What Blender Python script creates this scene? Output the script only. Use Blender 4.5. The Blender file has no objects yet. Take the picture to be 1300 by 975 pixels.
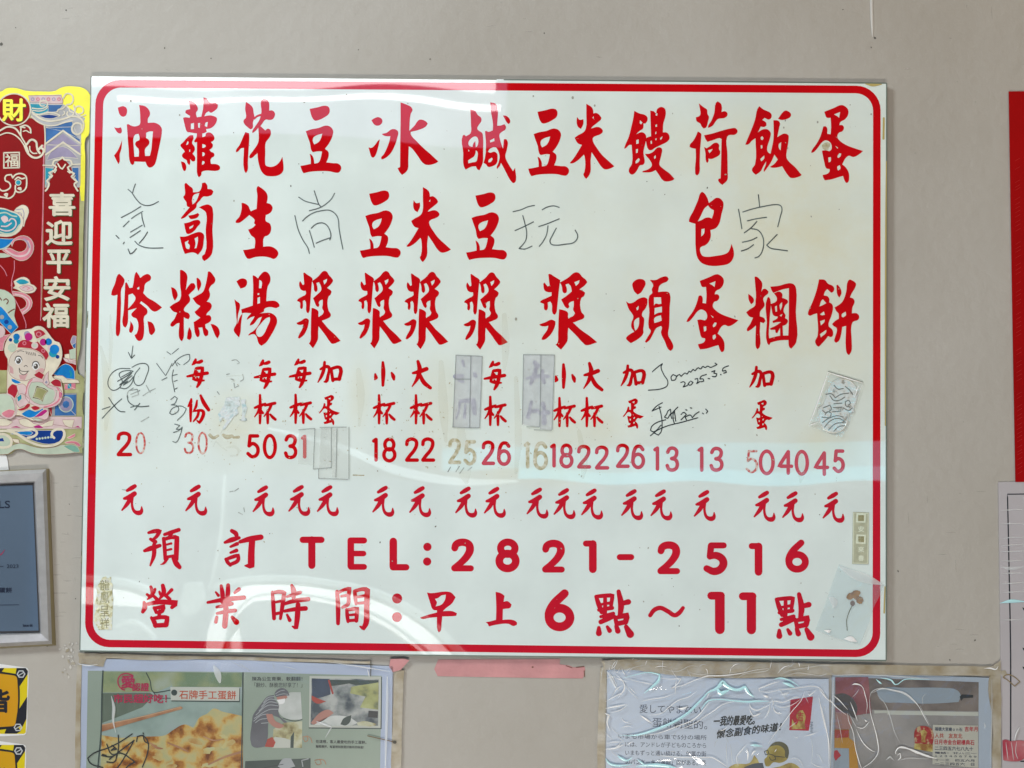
import bpy, math, random
import numpy as np
from mathutils import Matrix, Vector
from mathutils.geometry import delaunay_2d_cdt

random.seed(7)
sc = bpy.context.scene
COL = sc.collection

# ------------------------------------------------------------------ camera
BOARD_H = 0.0115                      # the board's face stands 11.5 mm off the wall (wall plane y = 0)
FPX, DIST = 1600.0, 2.0
CAM = np.array([0.0, -DIST - BOARD_H, 0.0])
PITCH, YAW, ROLL = (math.radians(v) for v in (1.80361722, 0.37476817, -0.61039265))

def _rot(a, b, c):
    cx, sx, cy, sy, cz, sz = math.cos(a), math.sin(a), math.cos(b), math.sin(b), math.cos(c), math.sin(c)
    return (np.array([[cy, -sy, 0], [sy, cy, 0], [0, 0, 1]]) @ np.array([[1, 0, 0], [0, cx, -sx], [0, sx, cx]])
            @ np.array([[cz, 0, sz], [0, 1, 0], [-sz, 0, cz]]))
ROT = _rot(PITCH, YAW, ROLL)

def wall_points(pts, h):
    """survey coordinates (1300 x 975 grid) -> points on the plane h metres in front of the wall"""
    p = np.asarray(pts, float).reshape(-1, 2)
    q = np.stack([(p[:, 0] - 650) / FPX, np.ones(len(p)), -(p[:, 1] - 487.5) / FPX], 1) @ ROT.T
    t = (-np.broadcast_to(np.asarray(h, float), (len(p),)) - CAM[1]) / q[:, 1]
    return CAM + q * t[:, None]

cam_d = bpy.data.cameras.new("camera")
cam = bpy.data.objects.new("camera", cam_d); COL.objects.link(cam)
cam_d.sensor_width = 36.0; cam_d.lens = 36.0 * FPX / 1300.0
cam_d.clip_start = 0.05; cam_d.clip_end = 200.0
M = Matrix.Identity(4)
for i in range(3):
    M[i][0], M[i][1], M[i][2], M[i][3] = ROT[i, 0], ROT[i, 2], -ROT[i, 1], CAM[i]
cam.matrix_world = M
sc.camera = cam
sc.render.resolution_x, sc.render.resolution_y = 1024, 768
sc.view_settings.view_transform = 'Standard'; sc.view_settings.look = 'None'
sc.view_settings.exposure = 0.0; sc.view_settings.gamma = 1.0

# ------------------------------------------------------------------ light
w = bpy.data.worlds.new("World"); sc.world = w; w.use_nodes = True
w.node_tree.nodes["Background"].inputs[0].default_value = (1.0, 0.90, 0.74, 1)
w.node_tree.nodes["Background"].inputs[1].default_value = 0.075

def area_lamp(name, loc, target, sx, sy, watts, colour, spread=180):
    d = bpy.data.lights.new(name, 'AREA'); d.shape = 'RECTANGLE'; d.size, d.size_y = sx, sy
    d.energy = watts; d.color = colour; d.spread = math.radians(spread)
    o = bpy.data.objects.new(name, d); COL.objects.link(o); o.location = loc
    o.rotation_euler = (Vector(target) - Vector(loc)).to_track_quat('-Z', 'Y').to_euler()
    return o
area_lamp("daylight_lamp", (-1.9, -1.9, 1.85), (-0.1, 0, 0.05), 0.6, 0.6, 57, (0.91, 0.985, 1.0))
area_lamp("warm_fill_lamp", (1.75, -1.5, 1.9), (0.45, 0, 0.0), 0.6, 0.4, 10, (1.0, 0.66, 0.30))  # warm fill added for the right side
area_lamp("low_fill_lamp", (-0.1, -3.0, -1.85), (0.0, 0, -0.3), 1.6, 0.4, 50, (1.0, 0.93, 0.83))  # added fill that lifts the lower wall
BAND_SPOT = 13500

# unseen lamps shaped for the board's reflections, standing for the shop front, 4.5 m from the wall
FRONT = 4.5
def mirrored(px, py, d=FRONT):
    a = wall_points([(px, py)], -(d - 2 * BOARD_H))[0]
    return Vector((a[0], -d, a[2]))
def front_lamp(name, x0, y0, x1, y1, radiance, colour, d=FRONT):
    a, b = mirrored(x0, y0, d), mirrored(x1, y1, d)
    c = (a + b) / 2; sx, sz = abs(a.x - b.x), abs(a.z - b.z)
    return area_lamp(name, c, c + Vector((0, 1, 0)), sx, sz, radiance * math.pi * sx * sz, colour)
front_lamp("tube_reflection_lamp", 40, 70, 628, 113, 12, (1, 0.95, 0.99))
front_lamp("tube_reflection_lamp", 150, 120, 634, 131, 15, (1, 0.98, 1), FRONT - 0.02)
front_lamp("veil_reflection_lamp", 40, 60, 640, 179, 2.3, (0.70, 0.62, 1.0), FRONT + 0.05)
front_lamp("side_reflection_lamp", 20, 180, 205, 600, 0.15, (0.35, 0.85, 1.0), FRONT + 0.06)
front_lamp("street_reflection_panel", 560, 560, 1180, 597, 2.6, (0.05, 0.70, 1.0), FRONT + 0.02)
front_lamp("street_reflection_panel", 660, 590, 1180, 613, 5.0, (0.10, 0.76, 1.0), FRONT + 0.02)
front_lamp("street_reflection_panel", 40, 600, 1180, 860, 0.5, (0.02, 0.36, 1.0), FRONT + 0.08)

# ------------------------------------------------------------------ materials
MATS = {}
def mat(name, col, rough=0.5, spec=0.5, metal=0.0, alpha=1.0, vary=0.06, vscale=9.0, bump=0.0, bscale=120.0,
        wobble=False, cols=None, detail=4.0):
    """procedural Principled material: base colour broken up by noise; cols = list of (pos, rgb) for a noise ramp"""
    if name in MATS: return MATS[name]
    m = bpy.data.materials.new(name); m.use_nodes = True; MATS[name] = m
    nt = m.node_tree; N = nt.nodes; L = nt.links; b = N["Principled BSDF"]
    b.inputs["Roughness"].default_value = rough
    b.inputs["Specular IOR Level"].default_value = spec
    b.inputs["Metallic"].default_value = metal
    b.inputs["Alpha"].default_value = alpha
    geo = N.new("ShaderNodeNewGeometry")
    tx = N.new("ShaderNodeTexNoise"); tx.inputs["Scale"].default_value = vscale; tx.inputs["Detail"].default_value = detail
    L.new(geo.outputs["Position"], tx.inputs["Vector"])
    rp = N.new("ShaderNodeValToRGB")
    if cols is None:
        lo = [max(0, c * (1 - vary)) for c in col]; hi = [min(1, c * (1 + vary)) for c in col]
        rp.color_ramp.elements[0].position = 0.3; rp.color_ramp.elements[1].position = 0.7
        rp.color_ramp.elements[0].color = (*lo, 1); rp.color_ramp.elements[1].color = (*hi, 1)
    else:
        el = rp.color_ramp.elements
        el[0].position, el[0].color = cols[0][0], (*cols[0][1], 1)
        el[1].position, el[1].color = cols[-1][0], (*cols[-1][1], 1)
        for p, c in cols[1:-1]:
            e = el.new(p); e.color = (*c, 1)
    L.new(tx.outputs["Fac"], rp.inputs["Fac"]); L.new(rp.outputs["Color"], b.inputs["Base Color"])
    nrm = None
    if wobble:
        n2 = N.new("ShaderNodeTexNoise"); n2.inputs["Scale"].default_value = 2.6; n2.inputs["Detail"].default_value = 1.0
        L.new(geo.outputs["Position"], n2.inputs["Vector"])
        bp = N.new("ShaderNodeBump"); bp.inputs["Strength"].default_value = 1.0; bp.inputs["Distance"].default_value = 0.0022
        L.new(n2.outputs["Fac"], bp.inputs["Height"]); nrm = bp.outputs["Normal"]
    if bump:
        n3 = N.new("ShaderNodeTexNoise"); n3.inputs["Scale"].default_value = bscale; n3.inputs["Detail"].default_value = 5.0
        L.new(geo.outputs["Position"], n3.inputs["Vector"])
        bp = N.new("ShaderNodeBump"); bp.inputs["Strength"].default_value = 1.0; bp.inputs["Distance"].default_value = bump
        L.new(n3.outputs["Fac"], bp.inputs["Height"])
        if nrm: L.new(nrm, bp.inputs["Normal"])
        nrm = bp.outputs["Normal"]
    if nrm: L.new(nrm, b.inputs["Normal"])
    return m

def srgb(r, g, b, k=1.0):
    f = lambda v: (v / 255 / 12.92 if v <= 10 else ((v / 255 + 0.055) / 1.055) ** 2.4) * k
    return (f(r), f(g), f(b))

# ------------------------------------------------------------------ outlines, strokes, sheets
def P(s):
    return [tuple(float(v) for v in t.split(",")) for t in s.split()]

def smooth(pts, closed=True, n=4, corner=62.0):
    p = np.asarray(pts, float); k = len(p)
    if k < 3: return p
    out = []
    def turn(i):
        a = p[i] - p[i - 1]; b = p[(i + 1) % k] - p[i]
        c = np.dot(a, b) / (np.linalg.norm(a) * np.linalg.norm(b) + 1e-12)
        return math.degrees(math.acos(max(-1, min(1, c))))
    def tang(i, side):
        if not closed and (i == 0 or i == k - 1):
            return (p[1] - p[0]) if i == 0 else (p[-1] - p[-2])
        a, b = p[i] - p[i - 1], p[(i + 1) % k] - p[i]
        if turn(i) > corner: return b if side else a
        la, lb = np.linalg.norm(a) + 1e-9, np.linalg.norm(b) + 1e-9
        t = a / la + b / lb; t /= np.linalg.norm(t) + 1e-9
        return t * (lb if side else la)
    for i in range(k if closed else k - 1):
        j = (i + 1) % k
        m0, m1 = tang(i, 1), tang(j, 0)
        for s in range(n):
            u = s / n
            out.append((2*u**3 - 3*u*u + 1) * p[i] + (u**3 - 2*u*u + u) * m0 + (-2*u**3 + 3*u*u) * p[j] + (u**3 - u*u) * m1)
    if not closed: out.append(p[-1])
    return np.array(out)

class Sheet:
    """collects flat pieces lying parallel to the wall and links them as ONE mesh object"""
    def __init__(self): self.v, self.f, self.mi, self.m, self.sm = [], [], [], [], []
    def _mat(self, m):
        if m not in self.m: self.m.append(m)
        return self.m.index(m)
    def poly(self, pts, m, h, holes=(), t=0.0, edge=None):
        loops = [np.asarray(pts, float)] + [np.asarray(q, float) for q in holes]
        vs, es = [], []
        for lp in loops:
            b = len(vs); vs += [Vector(q) for q in lp.tolist()]
            es += [(b + i, b + (i + 1) % len(lp)) for i in range(len(lp))]
        rv, _, rf, *_ = delaunay_2d_cdt(vs, es, [], 1, 1e-6)
        rv = np.array([tuple(q) for q in rv]); rf = [list(f) for f in rf]
        cen = np.array([rv[f].mean(0) for f in rf]); inside = np.zeros(len(rf), int)
        for lp in loops:                                   # even-odd rule: holes stay open
            a, c = lp, np.roll(lp, -1, 0)
            for (ax, ay), (bx, by) in zip(a, c):
                if ay == by: continue
                hit = ((cen[:, 1] < ay) != (cen[:, 1] < by)) & (cen[:, 0] < (bx - ax) * (cen[:, 1] - ay) / (by - ay) + ax)
                inside += hit
        rf = [f for f, n_ in zip(rf, inside) if n_ % 2]
        b = len(self.v); i = self._mat(m)
        w3 = wall_points([tuple(q) for q in rv], h)
        self.v += w3.tolist()
        for f in rf:
            f = list(f)
            a, c, d = (w3[f[0]], w3[f[1]], w3[f[2]])
            if np.cross(c - a, d - a)[1] > 0: f.reverse()
            self.f.append([b + q for q in f]); self.mi.append(i)
        if t:
            ei = self._mat(edge or m)
            for lp in loops:
                b = len(self.v); k = len(lp)
                front = wall_points(lp, h); back = front.copy(); back[:, 1] += t
                self.v += front.tolist() + back.tolist()
                area = sum(lp[q - 1][0] * lp[q][1] - lp[q][0] * lp[q - 1][1] for q in range(k))
                for q in range(k):
                    r = (q + 1) % k; f = [b + q, b + r, b + k + r, b + k + q]
                    if (area > 0) != (lp is not loops[0]): f.reverse()
                    self.f.append(f); self.mi.append(ei)
        return self
    def line(self, pts, m, h, width=None, n=4, cap=True, ridge=0.0, closed=False, thin=1.0):
        """brush / pen stroke: pts (x, y[, w]); ridge > 0 raises the middle (a crease)"""
        p = [tuple(q) for q in pts]
        p = [q if len(q) == 3 else (*q, width) for q in p]
        s = smooth(p, closed, n, 75.0) if len(p) > 2 else np.array([np.array(p[0]) * (1 - u) + np.array(p[-1]) * u for u in (0, .33, .66, 1)])
        if closed: s = np.vstack([s, s[:1]])
        xy, wd = s[:, :2], np.maximum(s[:, 2] * thin, 0.15) / 2
        d = np.gradient(xy, axis=0)
        if closed: d[0] = d[-1] = xy[1] - xy[-2]
        d /= np.linalg.norm(d, axis=1)[:, None] + 1e-9
        nn = np.stack([-d[:, 1], d[:, 0]], 1)
        k = len(xy); i = self._mat(m); b = len(self.v)
        if ridge: wd = wd * (0.15 + 0.85 * np.sin(np.linspace(0.05, math.pi - 0.05, k)) ** .6)
        hs = h + np.arange(k) * 1.5e-6
        lft, rgt = wall_points(xy + nn * wd[:, None], hs), wall_points(xy - nn * wd[:, None], hs)
        def face(f):
            a, c, e = (np.array(self.v[f[0]]), np.array(self.v[f[1]]), np.array(self.v[f[2]]))
            if np.cross(c - a, e - a)[1] > 0: f = f[::-1]
            self.f.append(f); self.mi.append(i)
        if ridge:
            env = np.sin(np.linspace(0.15, math.pi - 0.15, k))
            mid = wall_points(xy, hs + ridge * env)
            self.v += lft.tolist() + mid.tolist() + rgt.tolist()
            for q in range(k - 1):
                self.sm += [len(self.f), len(self.f) + 1]
                face([b + q, b + q + 1, b + k + q + 1, b + k + q]); face([b + k + q, b + k + q + 1, b + 2*k + q + 1, b + 2*k + q])
            return self
        self.v += lft.tolist() + rgt.tolist()
        for q in range(k - 1): face([b + q, b + q + 1, b + k + q + 1, b + k + q])
        if cap and not closed:
            for e, sg in ((0, -1), (k - 1, 1)):
                a0 = math.atan2(nn[e, 1], nn[e, 0]); arc = []
                for s2 in range(7):
                    a = a0 - sg * math.pi * s2 / 6
                    arc.append(xy[e] + wd[e] * np.array([math.cos(a), math.sin(a)]))
                b2 = len(self.v); self.v += wall_points(arc, hs[e]).tolist()
                face(list(range(b2, b2 + 7)))
        return self
    def text(self, body, x0, y0, x1, y1, m, h, bold=0.0, slope=0.0, shear=0.0):
        c = bpy.data.curves.new("lettering", 'FONT'); c.body = body; c.resolution_u = 3
        o = bpy.data.objects.new("lettering", c); COL.objects.link(o)
        bpy.context.view_layer.update()
        me = bpy.data.meshes.new_from_object(o.evaluated_get(bpy.context.evaluated_depsgraph_get()))
        co = np.array([q.co[:] for q in me.vertices]); fs = [list(q.vertices) for q in me.polygons]
        bpy.data.objects.remove(o); bpy.data.curves.remove(c); bpy.data.meshes.remove(me)
        lo, hi = co.min(0), co.max(0)
        u = (co[:, 0] - lo[0]) / (hi[0] - lo[0] + 1e-9); q = 1 - (co[:, 1] - lo[1]) / (hi[1] - lo[1] + 1e-9)
        px = x0 + u * (x1 - x0) + shear * (1 - q) * (y1 - y0); py = y0 + q * (y1 - y0) + slope * (px - x0)
        i = self._mat(m); em = (y1 - y0) * abs(bold)
        for q_, (ox, oy) in enumerate([(0, 0)] + ([(em, 0), (-em, 0), (0, em), (0, -em), (em * .7, em * .7), (-em * .7, -em * .7)] if bold > 0 else [])):
            w3 = wall_points(np.stack([px + ox, py + oy], 1), h + q_ * 4e-6); b = len(self.v)
            self.v += w3.tolist()
            for f in fs:
                a, c2, e = w3[f[0]], w3[f[1]], w3[f[2]]
                if np.cross(c2 - a, e - a)[1] > 0: f = f[::-1]
                self.f.append([b + t for t in f]); self.mi.append(i)
        return self
    def build(self, name, parent=None):
        me = bpy.data.meshes.new(name)
        v = np.array(self.v)
        o = bpy.data.objects.new(name, me); COL.objects.link(o)
        if parent is not None:
            o.parent = parent; v = v - np.array(parent.location)
            if parent.parent: v = v - np.array(parent.parent.location)
        else:
            c = v.mean(0); o.location = c; v = v - c
        me.from_pydata(v.tolist(), [], self.f)
        for m in self.m: me.materials.append(m)
        me.polygons.foreach_set("material_index", self.mi)
        for q in self.sm: me.polygons[q].use_smooth = True
        me.update()
        return o

def thing(name, label, cat, at, group=None, h=0.0):
    o = bpy.data.objects.new(name, None); COL.objects.link(o); o.empty_display_size = 0.02
    o.location = wall_points([at], h)[0].tolist()
    o["label"] = label; o["category"] = cat
    if group: o["group"] = group
    return o
def tag(o, label, cat, group=None, kind=None):
    if label: o["label"] = label
    if cat: o["category"] = cat
    if group: o["group"] = group
    if kind: o["kind"] = kind
    return o
def crop(x0, y0, s):
    return lambda pts: [(x0 + q[0] / s, y0 + q[1] / s, *(w / s for w in q[2:])) for q in (P(pts) if isinstance(pts, str) else pts)]
def ell(cx, cy, rx, ry, a0=0.0, k=28):
    c, s = math.cos(math.radians(a0)), math.sin(math.radians(a0))
    return [(cx + rx * math.cos(t) * c - ry * math.sin(t) * s, cy + rx * math.cos(t) * s + ry * math.sin(t) * c)
            for t in (2 * math.pi * i / k for i in range(k))]
def rrect(tl, tr, br, bl, r, k=8):
    """rounded rectangle on four survey corners"""
    q = [np.array(v, float) for v in (tl, tr, br, bl)]; out = []
    for i in range(4):
        a, b, c = q[i - 1], q[i], q[(i + 1) % 4]
        u = (a - b) / np.linalg.norm(a - b); v = (c - b) / np.linalg.norm(c - b)
        for s in range(k + 1):
            t = math.pi / 2 * s / k
            out.append(tuple(b + r * (u * (1 - math.sin(t)) + v * (1 - math.cos(t)))))
    return out

# ------------------------------------------------------------------ palette
WALL = mat("wall_paint", None, rough=0.62, spec=0.35, bump=0.0020, bscale=42.0, vscale=2.4, detail=9.0,
           cols=[(0.28, (0.415, 0.388, 0.345)), (0.5, (0.462, 0.438, 0.397)), (0.74, (0.492, 0.470, 0.432))])
ACRYLIC = mat("white_acrylic", (0.765, 0.86, 0.835), rough=0.02, wobble=True)
EDGE_SHADE = mat("acrylic_edge_shade", (0.16, 0.20, 0.17), rough=0.3)  # dark tone stands for shade along the board's edges
RED = mat("red_lettering", (0.60, 0.0012, 0.006), rough=0.02, wobble=True, vary=0.07, vscale=14)
RED_WORN = mat("worn_red", None, rough=0.2, vscale=190.0, detail=3.0,
               cols=[(0.40, (0.60, 0.06, 0.06)), (0.52, (0.66, 0.26, 0.22)), (0.62, (0.74, 0.62, 0.56))])
INK = mat("black_marker", (0.012, 0.017, 0.018), rough=0.35)
INK_FADED = mat("faded_marker", None, rough=0.4, vscale=60, cols=[(0.35, (0.04, 0.055, 0.055)), (0.65, (0.13, 0.17, 0.165))])
INK_PALE = mat("rubbed_marker", None, rough=0.4, vscale=90, cols=[(0.35, (0.22, 0.26, 0.25)), (0.65, (0.52, 0.57, 0.54))])
GLUE = mat("old_glue", None, rough=0.45, vscale=150, cols=[(0.35, (0.42, 0.37, 0.20)), (0.55, (0.60, 0.58, 0.44)), (0.7, (0.72, 0.73, 0.64))])
BROWN = mat("brown_stain", None, rough=0.5, alpha=0.5, vscale=130, cols=[(0.38, (0.42, 0.31, 0.12)), (0.62, (0.66, 0.60, 0.42))])
STAIN = mat("yellow_stain", None, rough=0.05, alpha=0.085, vscale=40, cols=[(0.35, (0.60, 0.50, 0.28)), (0.65, (0.75, 0.72, 0.58))])
SPECK = mat("dark_speck", (0.10, 0.095, 0.08), rough=0.7)
SPECK_PALE = mat("pale_speck", (0.36, 0.36, 0.31), rough=0.7)
WHITE = mat("white_paper", (0.78, 0.79, 0.80), rough=0.5)

def add_stains_and_yellowing(m):
    """yellowed patches with a shape of their own, mixed into the acrylic's colour: board grime, and broader yellowing at centre and right"""
    nt = m.node_tree; N, L = nt.nodes, nt.links; b = N["Principled BSDF"]
    base = b.inputs["Base Color"].links[0].from_socket
    geo = N.new("ShaderNodeNewGeometry")
    blobs = [(760, 330, 420, 330, .35), (300, 535, 55, 60, .9), (690, 600, 160, 34, .5), (560, 520, 60, 110, .55), (740, 545, 130, 55, .55), (1010, 330, 210, 330, .95),
             (940, 200, 220, 110, .8), (135, 520, 14, 90, .9), (640, 380, 40, 110, .45), (1045, 560, 70, 60, .6), (455, 500, 24, 70, .5)]
    tot = None
    for px, py, rx, ry, s in blobs:
        c = wall_points([(px, py)], BOARD_H)[0]
        mp = N.new("ShaderNodeVectorMath"); mp.operation = 'SUBTRACT'; mp.inputs[1].default_value = c
        L.new(geo.outputs["Position"], mp.inputs[0])
        sc2 = N.new("ShaderNodeVectorMath"); sc2.operation = 'MULTIPLY'
        sc2.inputs[1].default_value = (1 / (rx * .00125), 0, 1 / (ry * .00125)); L.new(mp.outputs[0], sc2.inputs[0])
        ln = N.new("ShaderNodeVectorMath"); ln.operation = 'LENGTH'; L.new(sc2.outputs[0], ln.inputs[0])
        mr = N.new("ShaderNodeMapRange"); mr.inputs[1].default_value = 1.0; mr.inputs[2].default_value = 0.1
        mr.inputs[3].default_value = 0.0; mr.inputs[4].default_value = s; mr.interpolation_type = 'SMOOTHSTEP'
        L.new(ln.outputs["Value"], mr.inputs[0])
        if tot is None: tot = mr.outputs[0]
        else:
            a = N.new("ShaderNodeMath"); a.operation = 'MAXIMUM'; L.new(tot, a.inputs[0]); L.new(mr.outputs[0], a.inputs[1]); tot = a.outputs[0]
    nz = N.new("ShaderNodeTexNoise"); nz.inputs["Scale"].default_value = 12; nz.inputs["Detail"].default_value = 7; nz.inputs["Roughness"].default_value = .7
    L.new(geo.outputs["Position"], nz.inputs["Vector"])
    st = N.new("ShaderNodeMapRange"); st.inputs[1].default_value = .05; st.inputs[2].default_value = .78; L.new(nz.outputs["Fac"], st.inputs[0])
    mu = N.new("ShaderNodeMath"); mu.operation = 'MULTIPLY'; L.new(tot, mu.inputs[0]); L.new(st.outputs[0], mu.inputs[1])
    mx = N.new("ShaderNodeMix"); mx.data_type = 'RGBA'; mx.blend_type = 'MIX'
    L.new(mu.outputs[0], mx.inputs[0]); L.new(base, mx.inputs[6]); mx.inputs[7].default_value = (0.75, 0.735, 0.55, 1)
    L.new(mx.outputs[2], b.inputs["Base Color"])
add_stains_and_yellowing(ACRYLIC)

# ------------------------------------------------------------------ the wall
s = Sheet()
s.poly([(-900, -700), (2200, -700), (2200, 1700), (-900, 1700)], WALL, 0.0)
tag(s.build("wall"), None, None, kind="structure")
marks = Sheet()
for i, (x, y, r) in enumerate([(2, 56, 2.2), (84, 13, 1.1), (209, 61, 1.0), (691, 42, 1.3), (1111, 48, 1.5), (1106, 60, .9), (1140, 725, 1.3), (1238, 813, 1.2),
                 (780, 945, 1.2), (735, 847, 1), (1206, 838, 1.2), (546, 75, .9), (20, 35, .8), (268, 74, .8), (455, 63, .8), (1070, 12, .8), (60, 820, 1), (88, 640, .7), (96, 760, .8)]):
    q = [(px + random.uniform(-.4, .4) * r, py + random.uniform(-.4, .4) * r) for px, py in ell(x, y, r * .8, r, 0, 9)]
    marks.poly(q, SPECK, 0.0004)
for _ in range(60):
    x, y = random.uniform(0, 1300), random.uniform(0, 975); r = random.uniform(.25, .65)
    marks.poly(ell(x, y, r, r * 1.3, random.uniform(0, 90), 7), SPECK_PALE, 0.0004)
tag(marks.build("dirt_speck"), None, None, kind="stuff")
SCUFF = mat("wall_scuff", None, rough=0.6, alpha=0.22, vscale=60, cols=[(.35, (.34, .31, .27)), (.65, (.60, .57, .53))]); SCUFF_PALE = mat("wall_rub", None, rough=0.5, alpha=0.3, vscale=50, cols=[(.35, (.52, .50, .46)), (.65, (.72, .70, .66))])
sc_ = Sheet(); rr = np.random.RandomState(3)
for k in range(64):
    x, y = rr.choice([rr.uniform(60, 100), rr.uniform(1130, 1275), rr.uniform(515, 760), rr.uniform(0, 1300)], p=[.3, .3, .2, .2]), rr.uniform(590, 860)
    if rr.rand() < .25: y = rr.uniform(5, 95)
    l, a = rr.uniform(3, 16), rr.choice([0, 0, .1, -.08, 1.5]); sc_.line([(x, y, .3), (x + l * .5 * math.cos(a), y + l * .5 * math.sin(a) + rr.uniform(-.5, .5), rr.uniform(.5, 1.3)), (x + l * math.cos(a), y + l * math.sin(a), .3)], [SCUFF, SCUFF_PALE][k % 2], 0.00025 + k * 1e-6, n=3)
tag(sc_.build("wall_scuffs"), None, None, kind="stuff")
s = Sheet()
PAINT = mat("thick_paint", (0.60, 0.58, 0.54), rough=0.5)
s.line([(1106, -30), (1107, 20), (1108, 47)], PAINT, 0.0006, 4.0, ridge=0.0025)
tag(s.build("paint_drip"), "thin straight run of thick wall paint ending above the board's top right corner", "paint drip")

# ------------------------------------------------------------------ lettering data
CR = dict(A=(130,120,8.125), B=(290,120,8.125), C=(450,120,8.125), D=(580,120,8.125), E=(660,120,8.125), F=(780,120,8.125),
          G=(940,120,8.125), H=(130,230,8.125), I=(290,230,8.125), I2=(580,230,8.125), I3=(860,230,8.125), J=(130,335,8.125),
          K=(290,335,8.125), L=(450,335,8.125), M=(780,335,8.125), N=(940,335,8.125))
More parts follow.
